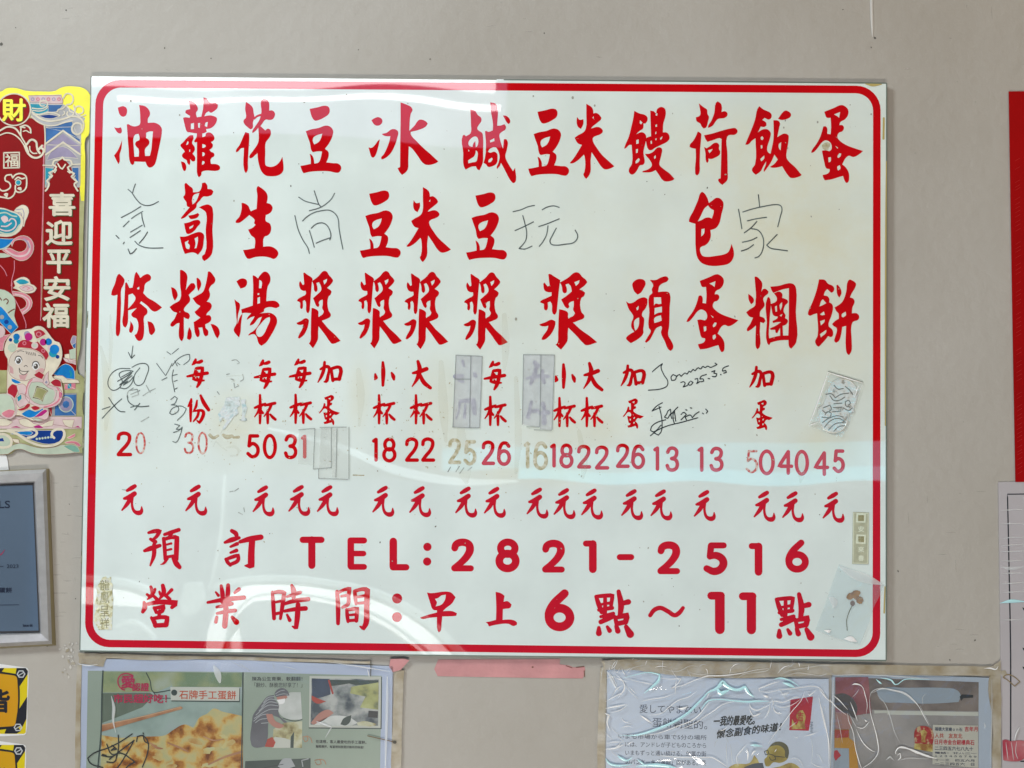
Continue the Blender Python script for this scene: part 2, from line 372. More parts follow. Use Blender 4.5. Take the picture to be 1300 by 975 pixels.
# each glyph: crop; then outlines, holes of an outline follow after '/'
BIG = {
'oil': ('A', """160,135 215,120 248,140 252,190 235,222 205,228 178,205 165,170
120,338 160,345 190,338 200,365 195,395 175,402 150,385
203,470 195,560 178,620 178,690 165,718 150,690 120,628 150,590 180,530
378,108 440,120 470,145 490,185 488,215 468,250 468,292 545,292 585,312 610,345 614,375 600,470 575,590 552,690 540,720 510,748 480,752 462,735 445,695 330,690 325,715 310,728 290,710 270,560 252,310 262,305 300,322 340,328 385,308 390,250 385,150 / 325,430 345,410 372,405 382,435 380,470 350,485 338,510 352,540 372,560 375,640 330,642 322,540 / 450,395 485,380 522,380 515,450 505,560 490,632 440,634 440,560 475,520 485,490 470,460 450,450"""),
'radish_a': ('A', """885,60 920,68 960,95 985,152 965,190 975,235 1020,228 1040,130 1042,30 1075,40 1112,85 1165,88 1192,105 1185,140 1150,172 1118,188 1095,172 1065,195 1052,225 1100,215 1145,222 1178,240 1180,270 1155,318 1115,348 1070,355 1075,385 1040,400 900,390 875,385 855,340 845,300 832,240 850,235 900,240 905,220 885,210 855,190 860,165 905,150 900,110 / 912,300 945,292 945,355 912,358 / 985,295 1008,292 1005,345 988,340 / 1065,290 1088,282 1080,335 1055,325
905,420 935,420 940,450 925,500 950,540 952,575 930,610 958,650 955,685 930,690 905,665 905,710 895,728 875,705 870,680 840,660 822,640 825,615 850,590 838,570 810,540 805,520 830,495 865,455 / 878,480 890,490 880,515 862,520 / 895,570 905,565 905,590 895,590
810,690 845,700 865,740 855,785 840,790 825,760
975,380 1030,395 1030,440 1060,430 1070,400 1110,392 1145,420 1155,455 1145,475 1120,490 1140,520 1130,550 1105,570 1120,590 1150,605 1152,635 1125,655 1115,680 1120,715 1180,720 1210,740 1210,770 1185,785 1060,785 1025,800 1020,830 995,855 980,830 975,700 975,490 955,495 945,480 970,440 / 1030,510 1060,520 1068,535 1045,550 1030,550 / 1030,595 1050,600 1055,620 1040,635 1030,635 / 1030,685 1050,690 1055,705 1035,725 1028,720"""),
'flower': ('B', """180,75 225,105 250,135 260,190 268,235 252,290 250,345 230,360 200,340 155,285 160,260 180,240 172,150
340,60 370,40 405,60 420,95 420,165 455,165 478,190 478,220 455,255 420,262 385,258 345,305 330,325 380,370 405,352 430,362 438,400 425,440 385,495 380,600 378,690 385,730 420,745 470,740 510,715 540,675 556,640 568,735 565,785 545,815 500,838 430,843 385,835 345,800 318,735 302,650 300,605 275,625 245,652 220,658 215,640 250,585 295,520 310,480 308,340 290,365 250,398 245,385 275,330 320,260 340,180
262,235 300,210 345,196 345,220 300,232 268,262
175,385 212,400 215,440 208,560 200,700 198,780 180,812 162,780 160,550 130,555 95,590 78,595 78,575 115,520 150,440"""),
'bean': ('B', """838,148 920,132 990,115 1030,125 1045,160 1035,200 990,235 940,260 890,268 868,245 850,200
798,378 850,360 930,345 1005,320 1055,335 1080,375 1075,420 1040,500 995,560 1030,590 1032,640 1010,700 1080,708 1130,712 1160,740 1160,775 1135,805 1100,805 1040,792 930,790 840,797 775,812 760,790 742,735 780,730 850,715 848,660 838,610 860,625 880,665 885,712 930,700 955,640 965,588 930,585 870,595 855,575 840,500 815,430 / 875,445 910,420 968,403 955,450 930,490 885,515 870,480"""),
'ice': ('C', """175,265 205,245 245,233 280,250 288,280 270,310 235,322 205,310 185,285
262,462 245,540 215,630 195,650 178,645 160,600 145,545 175,550 215,515 240,480
285,405 330,395 385,358 430,362 450,385 440,450 410,540 370,610 310,660 280,670 275,650 300,620 335,550 360,480 370,430 330,430 290,415
475,80 540,105 585,130 598,160 580,200 565,375 620,320 665,262 700,260 740,280 755,300 735,330 670,362 580,385 580,410 640,480 710,550 790,620 865,690 835,710 740,725 700,700 650,630 580,545 560,535 555,680 550,770 530,800 490,830 465,800 445,760 470,748 472,500 475,300"""),
'salty': ('D', """138,150 190,170 215,210 250,240 252,275 225,315 210,350 225,372 260,395 270,440 270,600 268,700 235,780 215,775 195,740 150,745 90,775 70,735 65,600 60,425 75,415 95,430 140,400 145,300 / 118,500 150,450 190,432 215,450 212,530 195,545 190,480 170,505 160,540 130,530 / 195,575 212,590 210,660 200,690 160,700 118,710 115,680 145,660 175,640 190,610 / 115,565 130,580 120,590
345,80 400,95 420,140 415,320 450,320 490,305 505,330 500,360 465,385 440,410 450,480 475,560 485,460 510,460 525,490 515,570 500,640 540,730 580,790 600,755 610,880 600,905 580,915 555,890 490,770 455,705 440,740 415,768 410,755 430,700 440,630 415,560 400,545 340,560 320,590 345,600 385,590 415,610 420,650 410,710 350,745 320,745 300,720 275,705 290,650 300,520 290,380 300,375 325,385 370,370 372,300 350,170 / 340,475 385,450 388,480 345,495 / 325,680 360,650 370,665 350,695 328,700
475,215 510,220 545,255 548,290 530,305 510,280"""),
'rice': ('E', """685,95 740,130 755,160 758,195 790,190 835,230 840,250 800,290 745,335 735,350 810,335 850,360 855,385 830,410 760,440 750,460 800,560 850,625 920,690 975,740 940,760 880,772 850,755 790,670 740,595 730,680 728,800 710,840 685,870 665,850 655,820 665,800 668,640 660,620 590,685 525,712 515,705 560,650 640,520 600,505 575,470 565,445 600,420 660,385 680,350 685,200 / 748,240 762,222 760,250
590,230 615,260 655,255 655,300 630,355 600,335 585,290"""),
'bun': ('F', """205,168 260,195 315,210 340,235 340,270 320,300 300,298 295,350 260,375 225,410 280,388 310,400 328,430 320,500 300,590 305,640 312,700 295,725 265,730 235,780 200,820 175,825 150,800 150,770 180,715 178,520 155,520 115,555 100,558 110,525 150,430 175,330 195,240 / 265,265 290,290 275,308 262,295 / 225,470 250,462 250,505 225,510 / 222,565 243,560 240,600 222,605 / 218,690 250,655 262,672 245,700 220,712
370,165 410,175 430,205 438,155 480,128 515,140 530,175 525,230 505,300 500,390 540,392 562,415 568,455 540,490 480,520 420,550 375,575 350,565 325,480 320,455 345,440 378,430 372,250 / 425,190 445,195 440,220 425,215 / 422,315 438,305 440,330 425,335 / 422,390 432,380 432,405 422,410 / 372,480 385,475 388,505 375,510 / 470,450 495,430 490,455 475,468 / 422,455 435,450 433,470 422,470
315,612 360,610 400,590 440,550 470,545 490,560 485,620 470,680 465,725 510,770 570,815 620,870 600,885 520,895 490,875 460,830 425,780 380,800 290,803 290,790 350,770 385,735 385,715 360,670 330,635 / 410,640 425,625 425,655 412,665"""),
'lotus': ('F', """870,90 920,130 955,155 960,200 975,230 965,280 945,340 920,350 900,330 885,300 848,275 840,235 870,225 885,210 880,140
1045,90 1065,70 1095,90 1108,120 1105,180 1140,172 1165,190 1165,215 1140,240 1070,252 1050,270 1015,320 970,345 965,335 1000,270 1030,190
860,380 895,405 895,440 885,560 880,700 875,810 855,835 838,825 832,790 840,650 838,560 800,552 775,540 780,515 810,480 840,430
925,420 1000,405 1100,375 1200,350 1250,348 1270,375 1262,400 1240,415 1180,420 1162,440 1165,600 1168,800 1165,880 1115,932 1095,920 1070,885 1075,870 1095,865 1100,700 1105,460 1085,450 1020,470 960,488 940,460
925,540 950,555 990,530 1030,500 1060,498 1080,520 1078,560 1092,590 1085,620 1040,650 1000,665 970,660 968,695 955,705 945,690 938,600 / 965,575 1015,560 1000,585 980,605"""),
'meal': ('G', """175,150 195,120 240,155 305,185 322,210 315,245 290,258 250,240 225,262 265,290 268,320 245,335 210,330 180,390 230,360 280,360 312,395 305,450 275,570 290,600 310,610 340,460 340,265 390,270 408,295 400,340 380,440 420,415 455,402 495,420 498,450 485,550 475,650 500,690 560,745 632,830 610,845 520,860 495,840 430,740 360,755 315,752 305,745 350,715 385,670 350,620 320,690 270,765 245,798 240,790 262,720 265,690 235,740 210,790 160,828 135,810 118,775 150,720 155,450 120,475 80,515 50,518 60,490 110,370 150,260 / 210,440 225,430 238,450 228,470 212,465 / 208,525 225,522 228,550 212,560 / 205,665 245,628 245,660 215,690 / 395,515 420,490 415,575 400,560
388,250 440,180 465,165 505,180 522,205 515,230 480,252 420,262"""),
'egg': ('G', """865,178 960,140 1045,108 1085,125 1112,160 1108,215 1080,255 1030,285 1020,315 1055,318 1068,345 1050,380 1015,395 1000,440 1030,480 1090,520 1180,555 1265,582 1240,605 1165,645 1120,632 1090,650 1050,720 1085,750 1115,800 1122,845 1110,905 1090,912 1075,890 1058,840 1020,850 940,875 870,885 855,860 848,830 900,815 920,790 920,770 885,760 865,700 840,580 870,575 920,585 940,560 930,500 880,472 845,490 790,560 745,600 728,598 740,570 790,500 825,430 855,330 880,328 895,350 895,405 930,410 935,330 930,240 890,238 875,210 / 965,205 1028,180 1018,240 1000,225 / 905,650 932,645 930,690 910,700 / 1000,640 1020,605 1040,610 1030,640 1008,655 / 1000,740 1025,728 1032,760 1010,785 1000,770 / 978,528 1008,550 1000,558"""),
'radish_b': ('H', """850,25 865,18 900,50 930,75 935,115 1000,105 1020,70 1028,20 1060,12 1080,40 1085,80 1125,85 1145,105 1130,140 1085,158 1040,160 1005,200 975,235 968,270 900,330 850,375 815,390 808,382 840,340 900,270 875,260 865,215 840,180 835,160 850,140 848,60 / 940,145 1000,120 980,180 955,220 930,240 925,200
995,270 1040,250 1090,240 1125,260 1138,290 1135,500 1132,740 1100,790 1050,825 1030,800 1030,770 1055,750 1065,500 1068,325 1045,300
885,355 940,345 985,328 1000,345 980,375 935,390 905,388
842,435 890,425 960,400 1000,405 1010,430 980,470 950,510 890,545 870,540 855,500 / 895,475 940,450 930,475 900,495
798,572 860,570 950,535 1010,525 1045,550 1045,610 1030,700 985,760 965,745 930,735 850,750 830,700 / 850,630 890,608 880,640 900,660 895,700 868,695 855,660 / 950,590 985,572 985,620 970,690 950,695 960,640"""),
'raw': ('I', """295,60 308,50 360,85 395,125 405,165 395,225 430,235 455,270 445,310 420,335 385,350 385,410 425,435 440,470 432,530 405,560 370,575 358,675 430,672 475,690 512,730 510,765 470,802 430,790 370,778 280,782 200,800 180,780 150,710 200,705 270,690 270,590 235,560 202,500 250,480 280,450 265,435 270,400 215,350 150,405 110,430 75,430 75,412 110,370 135,290 135,225 155,225 205,255 220,290 230,310 290,285 298,150"""),
'wrap': ('I3', """245,115 260,112 305,165 325,225 360,200 400,172 440,178 472,215 475,255 455,340 430,440 395,485 340,505 345,560 330,615 290,660 250,675 235,690 238,735 260,770 310,780 400,770 480,755 520,735 545,690 558,645 580,715 582,770 565,815 530,850 450,870 370,875 310,868 245,840 205,785 188,690 185,560 185,440 150,430 120,420 120,395 165,305 210,200 / 210,415 240,360 280,280 315,250 340,280 375,300 372,330 355,385 330,375 290,378 250,400 / 248,495 280,488 275,540 245,572"""),
'strip': ('J', """160,110 175,102 210,135 228,165 215,220 195,260 192,400 185,600 178,720 162,748 145,738 138,690 145,550 150,400 155,318 115,328 90,320 95,285 130,200
235,195 250,190 268,225 278,248 310,245 320,200 340,95 352,82 375,115 392,145 430,115 470,105 500,130 495,165 460,190 440,210 430,270 420,300 470,350 540,390 615,448 590,470 545,492 515,485 460,430 400,385 385,405 430,440 460,470 462,510 430,545 430,640 425,740 405,785 375,795 350,775 330,735 355,715 355,570 310,545 298,520 320,490 355,455 330,462 265,480 262,600 250,640 235,658 212,635 220,480 228,340 / 268,320 310,305 340,345 335,375 305,420 265,462 / 355,250 380,235 380,260 365,265
290,590 318,640 318,680 300,712 280,705 275,680 285,640
465,590 510,605 540,660 542,695 510,735 490,725 475,660"""),
'cake': ('J', """800,65 815,62 855,85 875,120 870,200 860,270 890,225 915,200 945,200 960,230 950,260 915,295 890,320 905,360 900,390 865,430 840,470 850,490 890,510 902,540 890,570 865,565 840,550 840,650 838,760 820,800 800,780 788,740 795,610 770,615 720,648 702,640 702,620 740,570 770,505 730,490 692,445 730,415 800,370 800,200
708,240 740,250 770,290 775,330 748,380 730,350
970,145 985,145 1015,185 1018,220 990,282 978,250
1088,80 1105,78 1145,120 1165,160 1155,195 1120,225 1100,265 1110,310 1105,345 1075,390 1110,400 1128,430 1115,470 1075,515 1072,530 1105,530 1122,555 1115,590 1060,625 1065,660 1090,690 1090,735 1065,748 1050,735 1030,655 990,658 1003,700 1000,740 985,758 968,745 940,600 960,590 1010,555 965,520 950,495 980,470 1010,435 970,410 930,355 980,325 1035,290 1060,230 1078,150
895,650 918,700 915,770 895,785 872,770 880,700
1115,620 1150,625 1195,660 1210,720 1188,770 1170,750 1140,680"""),
'soup': ('K', """82,180 120,155 155,150 185,165 192,200 175,235 125,255 100,215
62,365 85,385 115,410 118,450 100,520 92,625 125,535 145,515 130,620 125,700 110,760 90,740 55,690 60,660 85,610 80,540 75,450
250,120 265,120 305,150 320,125 370,80 405,90 432,135 430,185 405,235 390,385 440,380 490,385 525,420 525,440 495,455 430,445 370,465 365,490 320,512 380,505 440,508 490,545 502,595 480,660 440,735 385,815 340,845 315,825 275,730 250,725 205,740 210,725 260,690 310,630 345,545 310,560 260,620 220,638 225,615 255,570 270,540 235,550 190,578 195,555 235,510 160,505 140,512 130,470 190,450 250,430 255,250 / 318,165 342,180 340,250 315,252 / 300,350 325,340 325,405 298,412 / 300,305 318,300 318,318 302,322 / 285,690 340,610 390,560 425,548 430,575 400,650 360,730 330,752 300,745"""),
'milk': ('L', """105,95 115,90 150,115 200,155 195,190 185,300 175,430 168,490 155,512 140,500 132,400 120,375 100,385 100,450 90,468 75,460 70,400 40,385 45,370 90,340 130,315 130,280 100,278 75,260 65,190 75,180 100,220 115,210 110,160
195,180 260,130 315,75 345,80 372,120 400,150 412,175 395,205 350,250 380,268 395,285 385,320 365,340 365,480 388,520 385,545 345,570 290,590 265,560 270,545 300,525 315,495 300,460 305,420 305,370 280,380 265,400 270,430 258,448 240,435 220,390 205,355 245,320 290,270 280,215 262,190 240,200 250,240 248,280 235,292 220,280 212,225 205,200 / 310,175 350,155 345,185 322,215
190,455 215,460 258,488 262,545 290,580 310,605 360,665 430,730 490,795 470,805 400,825 380,805 320,720 262,645 258,700 255,780 240,815 205,872 185,850 162,820 175,805 182,700 185,560
35,610 80,590 130,562 160,578 160,610 145,670 110,735 65,772 50,765 60,735 95,670 105,625 75,632 40,622"""),
'head': ('M', """185,205 215,170 260,155 310,170 322,205 300,255 275,295 240,318 205,285 188,240
120,385 150,405 190,400 250,360 310,345 340,360 340,410 320,460 290,500 285,535 305,560 305,620 298,680 300,710 280,745 230,785 170,818 145,800 120,770 125,755 160,725 205,700 175,655 175,610 195,545 180,510 150,470 / 205,590 235,560 255,555 252,630 235,670 215,690 205,650 / 225,455 250,432 245,470 232,480
365,165 430,165 480,140 540,130 560,155 545,180 490,205 460,235 455,265 450,290 510,285 555,290 572,310 570,450 565,640 555,735 590,800 608,850 600,880 580,898 555,880 520,800 480,710 490,655 480,640 430,665 400,720 360,790 325,815 315,800 345,750 375,690 355,660 360,500 360,330 390,300 385,265 400,220 / 408,345 480,345 485,410 460,415 425,410 408,430 / 415,455 490,440 490,500 450,505 412,525 / 410,565 430,545 480,530 488,585 450,600 412,610"""),
'ball': ('N', """145,135 160,130 205,165 225,200 215,290 235,260 260,258 290,285 285,305 250,335 235,360 250,420 245,440 205,490 200,540 245,560 258,590 240,612 205,600 200,700 198,860 175,882 160,860 155,780 160,635 120,670 75,698 65,680 100,620 130,555 95,545 58,500 95,470 150,430 155,380 160,340 155,250
80,310 105,325 138,365 135,395 110,418 85,370
278,350 292,340 308,365 302,560 300,790 310,810 295,840 275,815 272,600
290,770 400,742 500,738 500,785 400,790 300,815
308,235 400,225 470,205 525,200 560,220 575,260 572,500 575,810 525,875 505,860 495,790 498,600 500,250 440,262 400,275 340,300 325,280
345,305 400,285 432,310 430,350 460,360 485,375 490,395 460,430 445,490 465,530 460,560 480,570 490,590 470,625 435,640 440,750 410,750 408,660 380,715 365,710 358,680 310,680 305,665 360,640 420,600 385,600 335,610 330,590 380,560 385,545 340,530 322,470 312,415 370,385 375,350 365,330 / 355,440 375,430 378,490 362,495 / 405,420 430,395 428,440 412,480 / 405,530 435,515 420,545"""),
'pancake': ('N', """810,160 870,165 905,205 950,225 968,255 955,290 935,298 895,260 870,290 860,325 900,335 918,365 915,395 945,415 955,450 940,530 910,640 945,675 955,700 950,745 930,755 905,745 870,790 810,855 790,845 770,800 795,745 790,510 755,520 715,535 695,520 700,490 740,400 780,290 800,210 / 815,440 835,380 850,365 885,405 850,425 / 820,520 860,490 872,525 840,530 / 822,590 870,575 865,600 830,635 / 820,725 885,680 885,705 830,758
990,220 1005,215 1035,260 1042,305 1020,348 1000,320
1110,175 1130,160 1170,180 1192,205 1185,240 1145,310 1130,345 1165,360 1178,390 1155,450 1150,510 1200,510 1225,540 1215,575 1160,600 1145,640 1148,800 1145,900 1120,942 1100,925 1088,880 1090,640 1050,650 1040,720 1015,795 985,815 968,795 975,760 995,690 990,660 960,640 945,620 975,590 1015,565 1010,510 990,490 970,450 1020,420 1055,385 1090,290 / 1045,520 1085,492 1088,530 1060,552 1045,545"""),
}
def glyph(name):
    k, body = BIG[name]; c = crop(*CR[k]); out = []
    for ln in body.strip().split("\n"):
        loops = [[q[:2] for q in c(part.strip())] for part in ln.split("/")]
        out.append(loops)
    return out
def draw_glyph(sh, loops_list, m, h, dx=0, dy=0, ax=0, ay=0, sx=1, sy=1):
    for i, loops in enumerate(loops_list):
        t = [[(ax + (x - ax) * sx + dx, ay + (y - ay) * sy + dy) for x, y in lp] for lp in loops]
        t = [smooth(lp, True, 4) for lp in t]
        sh.poly(t[0], m, h + i * 2.5e-5, t[1:])

# small brush characters as strokes (x,y,width), one character per entry
SM = {
'each': (100,30,5.909,"168,38,14 160,60,22 142,78,8|168,62,12 195,58,20 212,50,20|170,105,14 160,150,18 150,185,16 190,195,18 230,195,10|175,105,18 220,100,20 212,160,22 195,215,22 178,245,12|105,165,12 160,155,20 255,140,20|178,130,12 188,148,12|178,175,10 190,190,10"),
'portion': (110,305,5.909,"135,335,12 130,360,20 112,388,10|132,375,18 130,430,18 130,500,12|178,345,10 170,390,16 148,430,6|205,308,14 228,360,24 265,415,20|160,425,10 205,418,16 225,430,20 215,480,20 195,512,16 178,495,8|190,430,16 180,465,16 150,502,8"),
'cup': (605,300,5.909,"612,400,14 650,385,20 690,370,14|650,305,14 652,400,20 650,515,14|645,400,14 635,430,14 610,468,6|660,420,10 672,440,14|688,382,14 720,375,18 762,365,18|735,380,16 715,420,16 680,465,6|708,420,14 708,470,18 708,515,14|728,450,12 745,470,18 765,487,16"),
'add': (1082,50,5.909,"1105,110,14 1150,90,20 1167,97,20 1160,160,18 1148,200,20 1132,205,8|1135,58,16 1130,110,20 1110,165,18 1085,208,6|1185,110,16 1190,150,18 1197,195,20|1190,105,18 1240,95,20 1255,107,22 1245,185,22|1195,187,18 1245,183,20"),
'small': (205,58,5.909,"272,60,16 275,130,26 272,232,16|215,148,12 220,175,24 212,187,10|338,138,12 350,165,24 355,187,14"),
'large': (488,50,5.909,"498,140,14 540,130,24 600,108,24|535,52,18 548,110,28 530,180,22 492,240,6|548,150,20 580,210,26 628,250,20"),
'yuan': (205,35,5.909,"245,75,16 275,58,24 302,42,22|222,135,14 260,125,28 300,98,26|275,125,22 245,175,22 206,222,8|284,120,14 282,190,13 300,232,18 338,242,26 352,228,20 353,196,5"),
'reserve': (375,365,5.909,"405,392,14 450,380,22 490,378,22 465,420,18 435,445,12|420,440,16 455,460,22|375,527,16 420,510,26 490,488,18|447,480,20 445,560,22 418,637,9|525,405,16 570,390,20 632,370,20|580,395,16 555,430,16|518,435,18 525,500,20 530,590,18|525,440,18 580,425,20 618,427,24 615,500,26 612,590,24|535,482,10 575,472,12|535,524,10 575,515,12|530,575,14 600,565,16|545,585,16 520,620,12 496,630,4|590,585,18 615,625,28 637,650,22"),
'order': (975,370,5.909,"1030,378,20 1060,398,24 1068,435,16|978,465,14 1030,445,26 1085,430,16|1020,497,12 1070,475,20|1020,542,12 1065,525,20|985,590,16 1000,615,20 1020,637,14|990,590,16 1040,572,20 1078,560,18 1075,600,20 1025,628,18|1092,460,18 1160,440,28 1248,425,28|1182,450,32 1176,540,34 1175,640,36 1130,640,8"),
'business_a': (475,130,5.909,"540,148,16 553,200,22 515,242,8|512,205,14 530,218,16|572,165,14 565,190,14|555,210,14 590,245,20|630,138,20 637,190,24 600,245,8|605,185,12 612,205,14|697,170,18 665,202,14|645,208,18 682,240,18|490,265,16 495,300,26 480,335,18|498,282,16 600,262,24 735,268,28 698,302,18|565,305,16 580,335,18|565,308,16 640,295,22 625,330,20|580,340,16 620,335,18|607,330,18 600,378,18|545,380,16 565,410,24 575,442,20|553,387,18 620,375,20 665,378,22 655,432,26|572,438,22 655,434,24"),
'business_b': (965,130,5.909,"1068,140,16 1078,200,24 1080,248,20|1120,135,20 1118,200,24 1110,248,18|1028,188,10 1047,212,16|1202,165,20 1170,192,14|968,265,14 1100,242,24 1240,228,22|1063,253,12 1082,272,16|1137,250,16 1118,272,12|1035,300,14 1095,287,20 1150,275,18|1038,347,14 1100,335,20 1172,325,20|1102,245,22 1103,340,28 1095,442,28|1035,375,16 1028,412,18|1150,375,16 1182,412,30"),
'hour': (145,135,5.909,"153,188,16 160,290,22 165,385,20|155,192,16 200,185,20 242,190,22 228,290,22 213,387,15|170,265,12 215,255,14|170,352,16 215,342,16|298,138,16 312,180,28 312,230,20|262,222,12 330,200,20 362,190,18|240,277,16 310,255,22 422,240,22|243,330,16 330,315,22 402,310,24|345,280,24 340,370,28 330,457,22 303,445,8|263,358,12 282,398,20"),
'gap': (630,150,5.909,"638,185,20 645,300,24 645,422,20|640,195,16 690,170,16 732,160,22 725,210,20 718,280,20 680,300,16|670,218,13 715,210,16|770,180,18 775,230,20 780,275,16|775,178,18 830,165,20 865,170,28 860,300,28 855,420,28 835,460,22 810,445,8|785,225,13 845,215,16|785,272,13 845,266,16|710,318,16 715,370,20 720,408,16|712,320,16 790,310,22 782,402,20|725,360,11 780,355,14|720,402,16 780,397,16"),
'dot': (65,128,4.1935,"70,157,13 85,200,18 100,240,15|75,156,13 120,152,15 158,150,15 150,205,13|118,158,13 118,220,15 115,275,15|90,200,9 150,190,11|85,228,13 155,217,15|95,264,11 162,247,13|95,292,17 130,277,17 167,262,13|85,323,13 85,352,22|130,318,11 142,338,17|178,315,15 186,340,20|230,318,16 252,357,28|190,130,15 203,200,22 197,262,16|203,195,15 242,185,20|170,265,13 180,302,16|173,270,13 237,255,20 227,292,20|180,302,17 227,292,17"),
}
def small_char(sh, key, left, top, m, h, k=1.0):
    fat = 1.42 if key in ('reserve', 'order', 'business_a', 'business_b', 'hour', 'gap', 'dot') else 1.34 if key == 'yuan' else 1.24
    x0, y0, sc_, body = SM[key]
    for i, st in enumerate(body.split("|")):
        pts = [(left + (x - x0) / sc_ * k, top + (y - y0) / sc_ * k, (w_ * fat + 1.5) / sc_ * k) for x, y, w_ in P(st)]
        sh.line(pts, m, h + i * 2.5e-5)

# numerals on a 100 x 160 box: strokes, 'R' = ring
DG = {'0': ["R 50,80,40,71"], '1': ["22,20 52,9", "54,9 54,151"],
      '2': ["12,46 18,22 50,10 82,23 86,50 68,86 34,122 12,149", "12,150 92,150"],
      '3': ["14,36 28,15 55,10 80,24 82,50 68,70 44,77", "44,77 74,85 88,110 78,140 50,151 22,144 10,122"],
      '4': ["72,8 10,106 94,106", "72,8 72,152"],
      '5': ["84,12 28,12", "28,12 20,78", "20,78 45,63 75,76 88,106 75,140 45,151 12,130"],
      '6': ["84,32 66,12 40,13 19,48 12,104", "R 50,107,38,44"],
      '8': ["R 50,44,32,35", "R 50,112,39,40"]}
def numeral(sh, d, x0, y0, x1, y1, m, h, w_):
    kx, ky = (x1 - x0) / 100, (y1 - y0) / 160
    for i, st in enumerate(DG[d]):
        hh = h + i * 2.5e-5
        if st[0] == 'R':
            cx, cy, rx, ry = (float(v) for v in st[2:].split(","))
            X, Y, RX, RY = x0 + cx * kx, y0 + cy * ky, rx * kx, ry * ky
            sh.poly(ell(X, Y, RX + w_ / 2, RY + w_ / 2, 0, 40), m, hh, [ell(X, Y, RX - w_ / 2, RY - w_ / 2, 0, 40)])
        else:
            sh.line([(x0 + x * kx, y0 + y * ky, w_) for x, y in P(st)], m, hh, n=6)

# ------------------------------------------------------------------ the menu board
board = thing("menu_board", "large glossy white menu board with red brush characters and a red rounded border", "menu board", (613, 835))
s = Sheet()
s.poly(rrect((116.2, 95.8), (1126, 105), (1125.5, 839), (101, 826.5), 3.5), ACRYLIC, BOARD_H, t=0.0055, edge=EDGE_SHADE)
s.build("panel", board)
HB = BOARD_H + 0.0001
s = Sheet()
for i, p in enumerate(("640,101.2,1.5 850,103,1.7 1125,105.6,1.7", "1125.6,106,1.5 1125.4,400,1.9 1125,838,1.5", "115.6,97,1.3 108.5,460,1.5 101.4,825,1.3", "102,826.3,1.6 600,832.5,1.6 1124,838.6,1.8", "117,96.2,1.0 400,98.8,.9 630,101,1.1")):
    s.line(P(p), EDGE_SHADE if i < 4 else SPECK_PALE, HB + i * 2e-5, n=2)  # thin perimeter lines paint the shadow gap round the board
s.build("edge_shadow_line", board)
s = Sheet()
o4 = [(121.6, 101.2), (1118, 109), (1117.5, 834.6), (107.4, 821.3)]
i4 = [(131.4, 111), (1108.4, 118.6), (1107.8, 825), (117.6, 812)]
s.poly(rrect(*o4, 31), RED, HB, [rrect(*i4, 22)])
s.build("border", board)
HL = BOARD_H + 0.0002
HI = BOARD_H + 0.00035

def big(name, dx=0.0, dy=0.0, sx=1.0, sy=1.0, ax=0.0, ay=0.0):
    sh = Sheet(); draw_glyph(sh, glyph(name), RED, HL, dx, dy, ax, ay, sx, sy); return sh.build("menu_character", board)
for nm in ('oil', 'radish_a', 'flower', 'bean', 'ice', 'salty', 'rice', 'bun', 'lotus', 'meal', 'egg', 'radish_b', 'raw', 'wrap',
           'strip', 'cake', 'soup', 'milk', 'head', 'ball', 'pancake'):
    big(nm)
for x, y in ((670.5, 214.2), (456.8, 318.2), (591.7, 320.6)): big('bean', x - 381.3, y - 210.5)
big('rice', 536.8 - 744.3, 237.4 - 131.7)
big('egg', -158.2, 214.8)
for x, y, kx in ((533.9, 443.3, 1), (397.3, 442.1, 1), (609.5, 443.9, 1), (712.2, 443.9, 1.31)):
    big('milk', x - 475.2, y - 442.3, kx, 1.0, 475.2, 442.3)

def smalls(key, places, name="small_character", k=1.0):
    for x, y in places:
        sh = Sheet(); small_char(sh, key, x, y, RED, HL, k); sh.build(name, board)
smalls('each', [(236.9, 455), (322.4, 456.3), (367.2, 455.2), (614.3, 458)])
smalls('portion', [(238.6, 501.7)])
smalls('cup', [(322.4, 500.8), (367.6, 500.4), (473.5, 501), (520.4, 501), (614.7, 503), (702.6, 504.5), (737.3, 504.5)])
smalls('add', [(403.1, 458.5), (788, 463), (951.3, 464.7)])
smalls('small', [(474.7, 459.8), (704, 462.5)])
smalls('large', [(522.6, 458.5), (740.4, 461)])
for x, y in ((404.8, 501.3), (790.6, 505.8), (954.3, 507.7)):
    sh = Sheet(); draw_glyph(sh, glyph('egg'), RED, HL, x - 1029.6, y - 133.3, 1029.6, 133.3, 0.405, 0.388); sh.build("small_character", board)
smalls('yuan', [(154.7, 616), (235.9, 616.5), (321.4, 617.5), (366.7, 617), (403, 617.3), (473.4, 618), (520.2, 618.5), (578.6, 619), (615, 619.3),
                (669.2, 620.3), (703.5, 621), (738.5, 621.5), (789.3, 622.3), (826.5, 622.6), (881.5, 623.4), (957.4, 624.3), (993.6, 625), (1045, 625.6)],
       "currency_character")
smalls('reserve', [(183.5, 671.8)], "line_character"); smalls('order', [(285, 672.6)], "line_character")
smalls('business_a', [(180.4, 742)], "line_character"); smalls('business_b', [(263.3, 742)], "line_character")
smalls('hour', [(344.5, 742.8)], "line_character"); smalls('gap', [(426.6, 745.4)], "line_character")
smalls('dot', [(755.5, 750.5), (984.6, 754)], "line_character")
sh = Sheet(); c = crop(520, 720, 5.909)
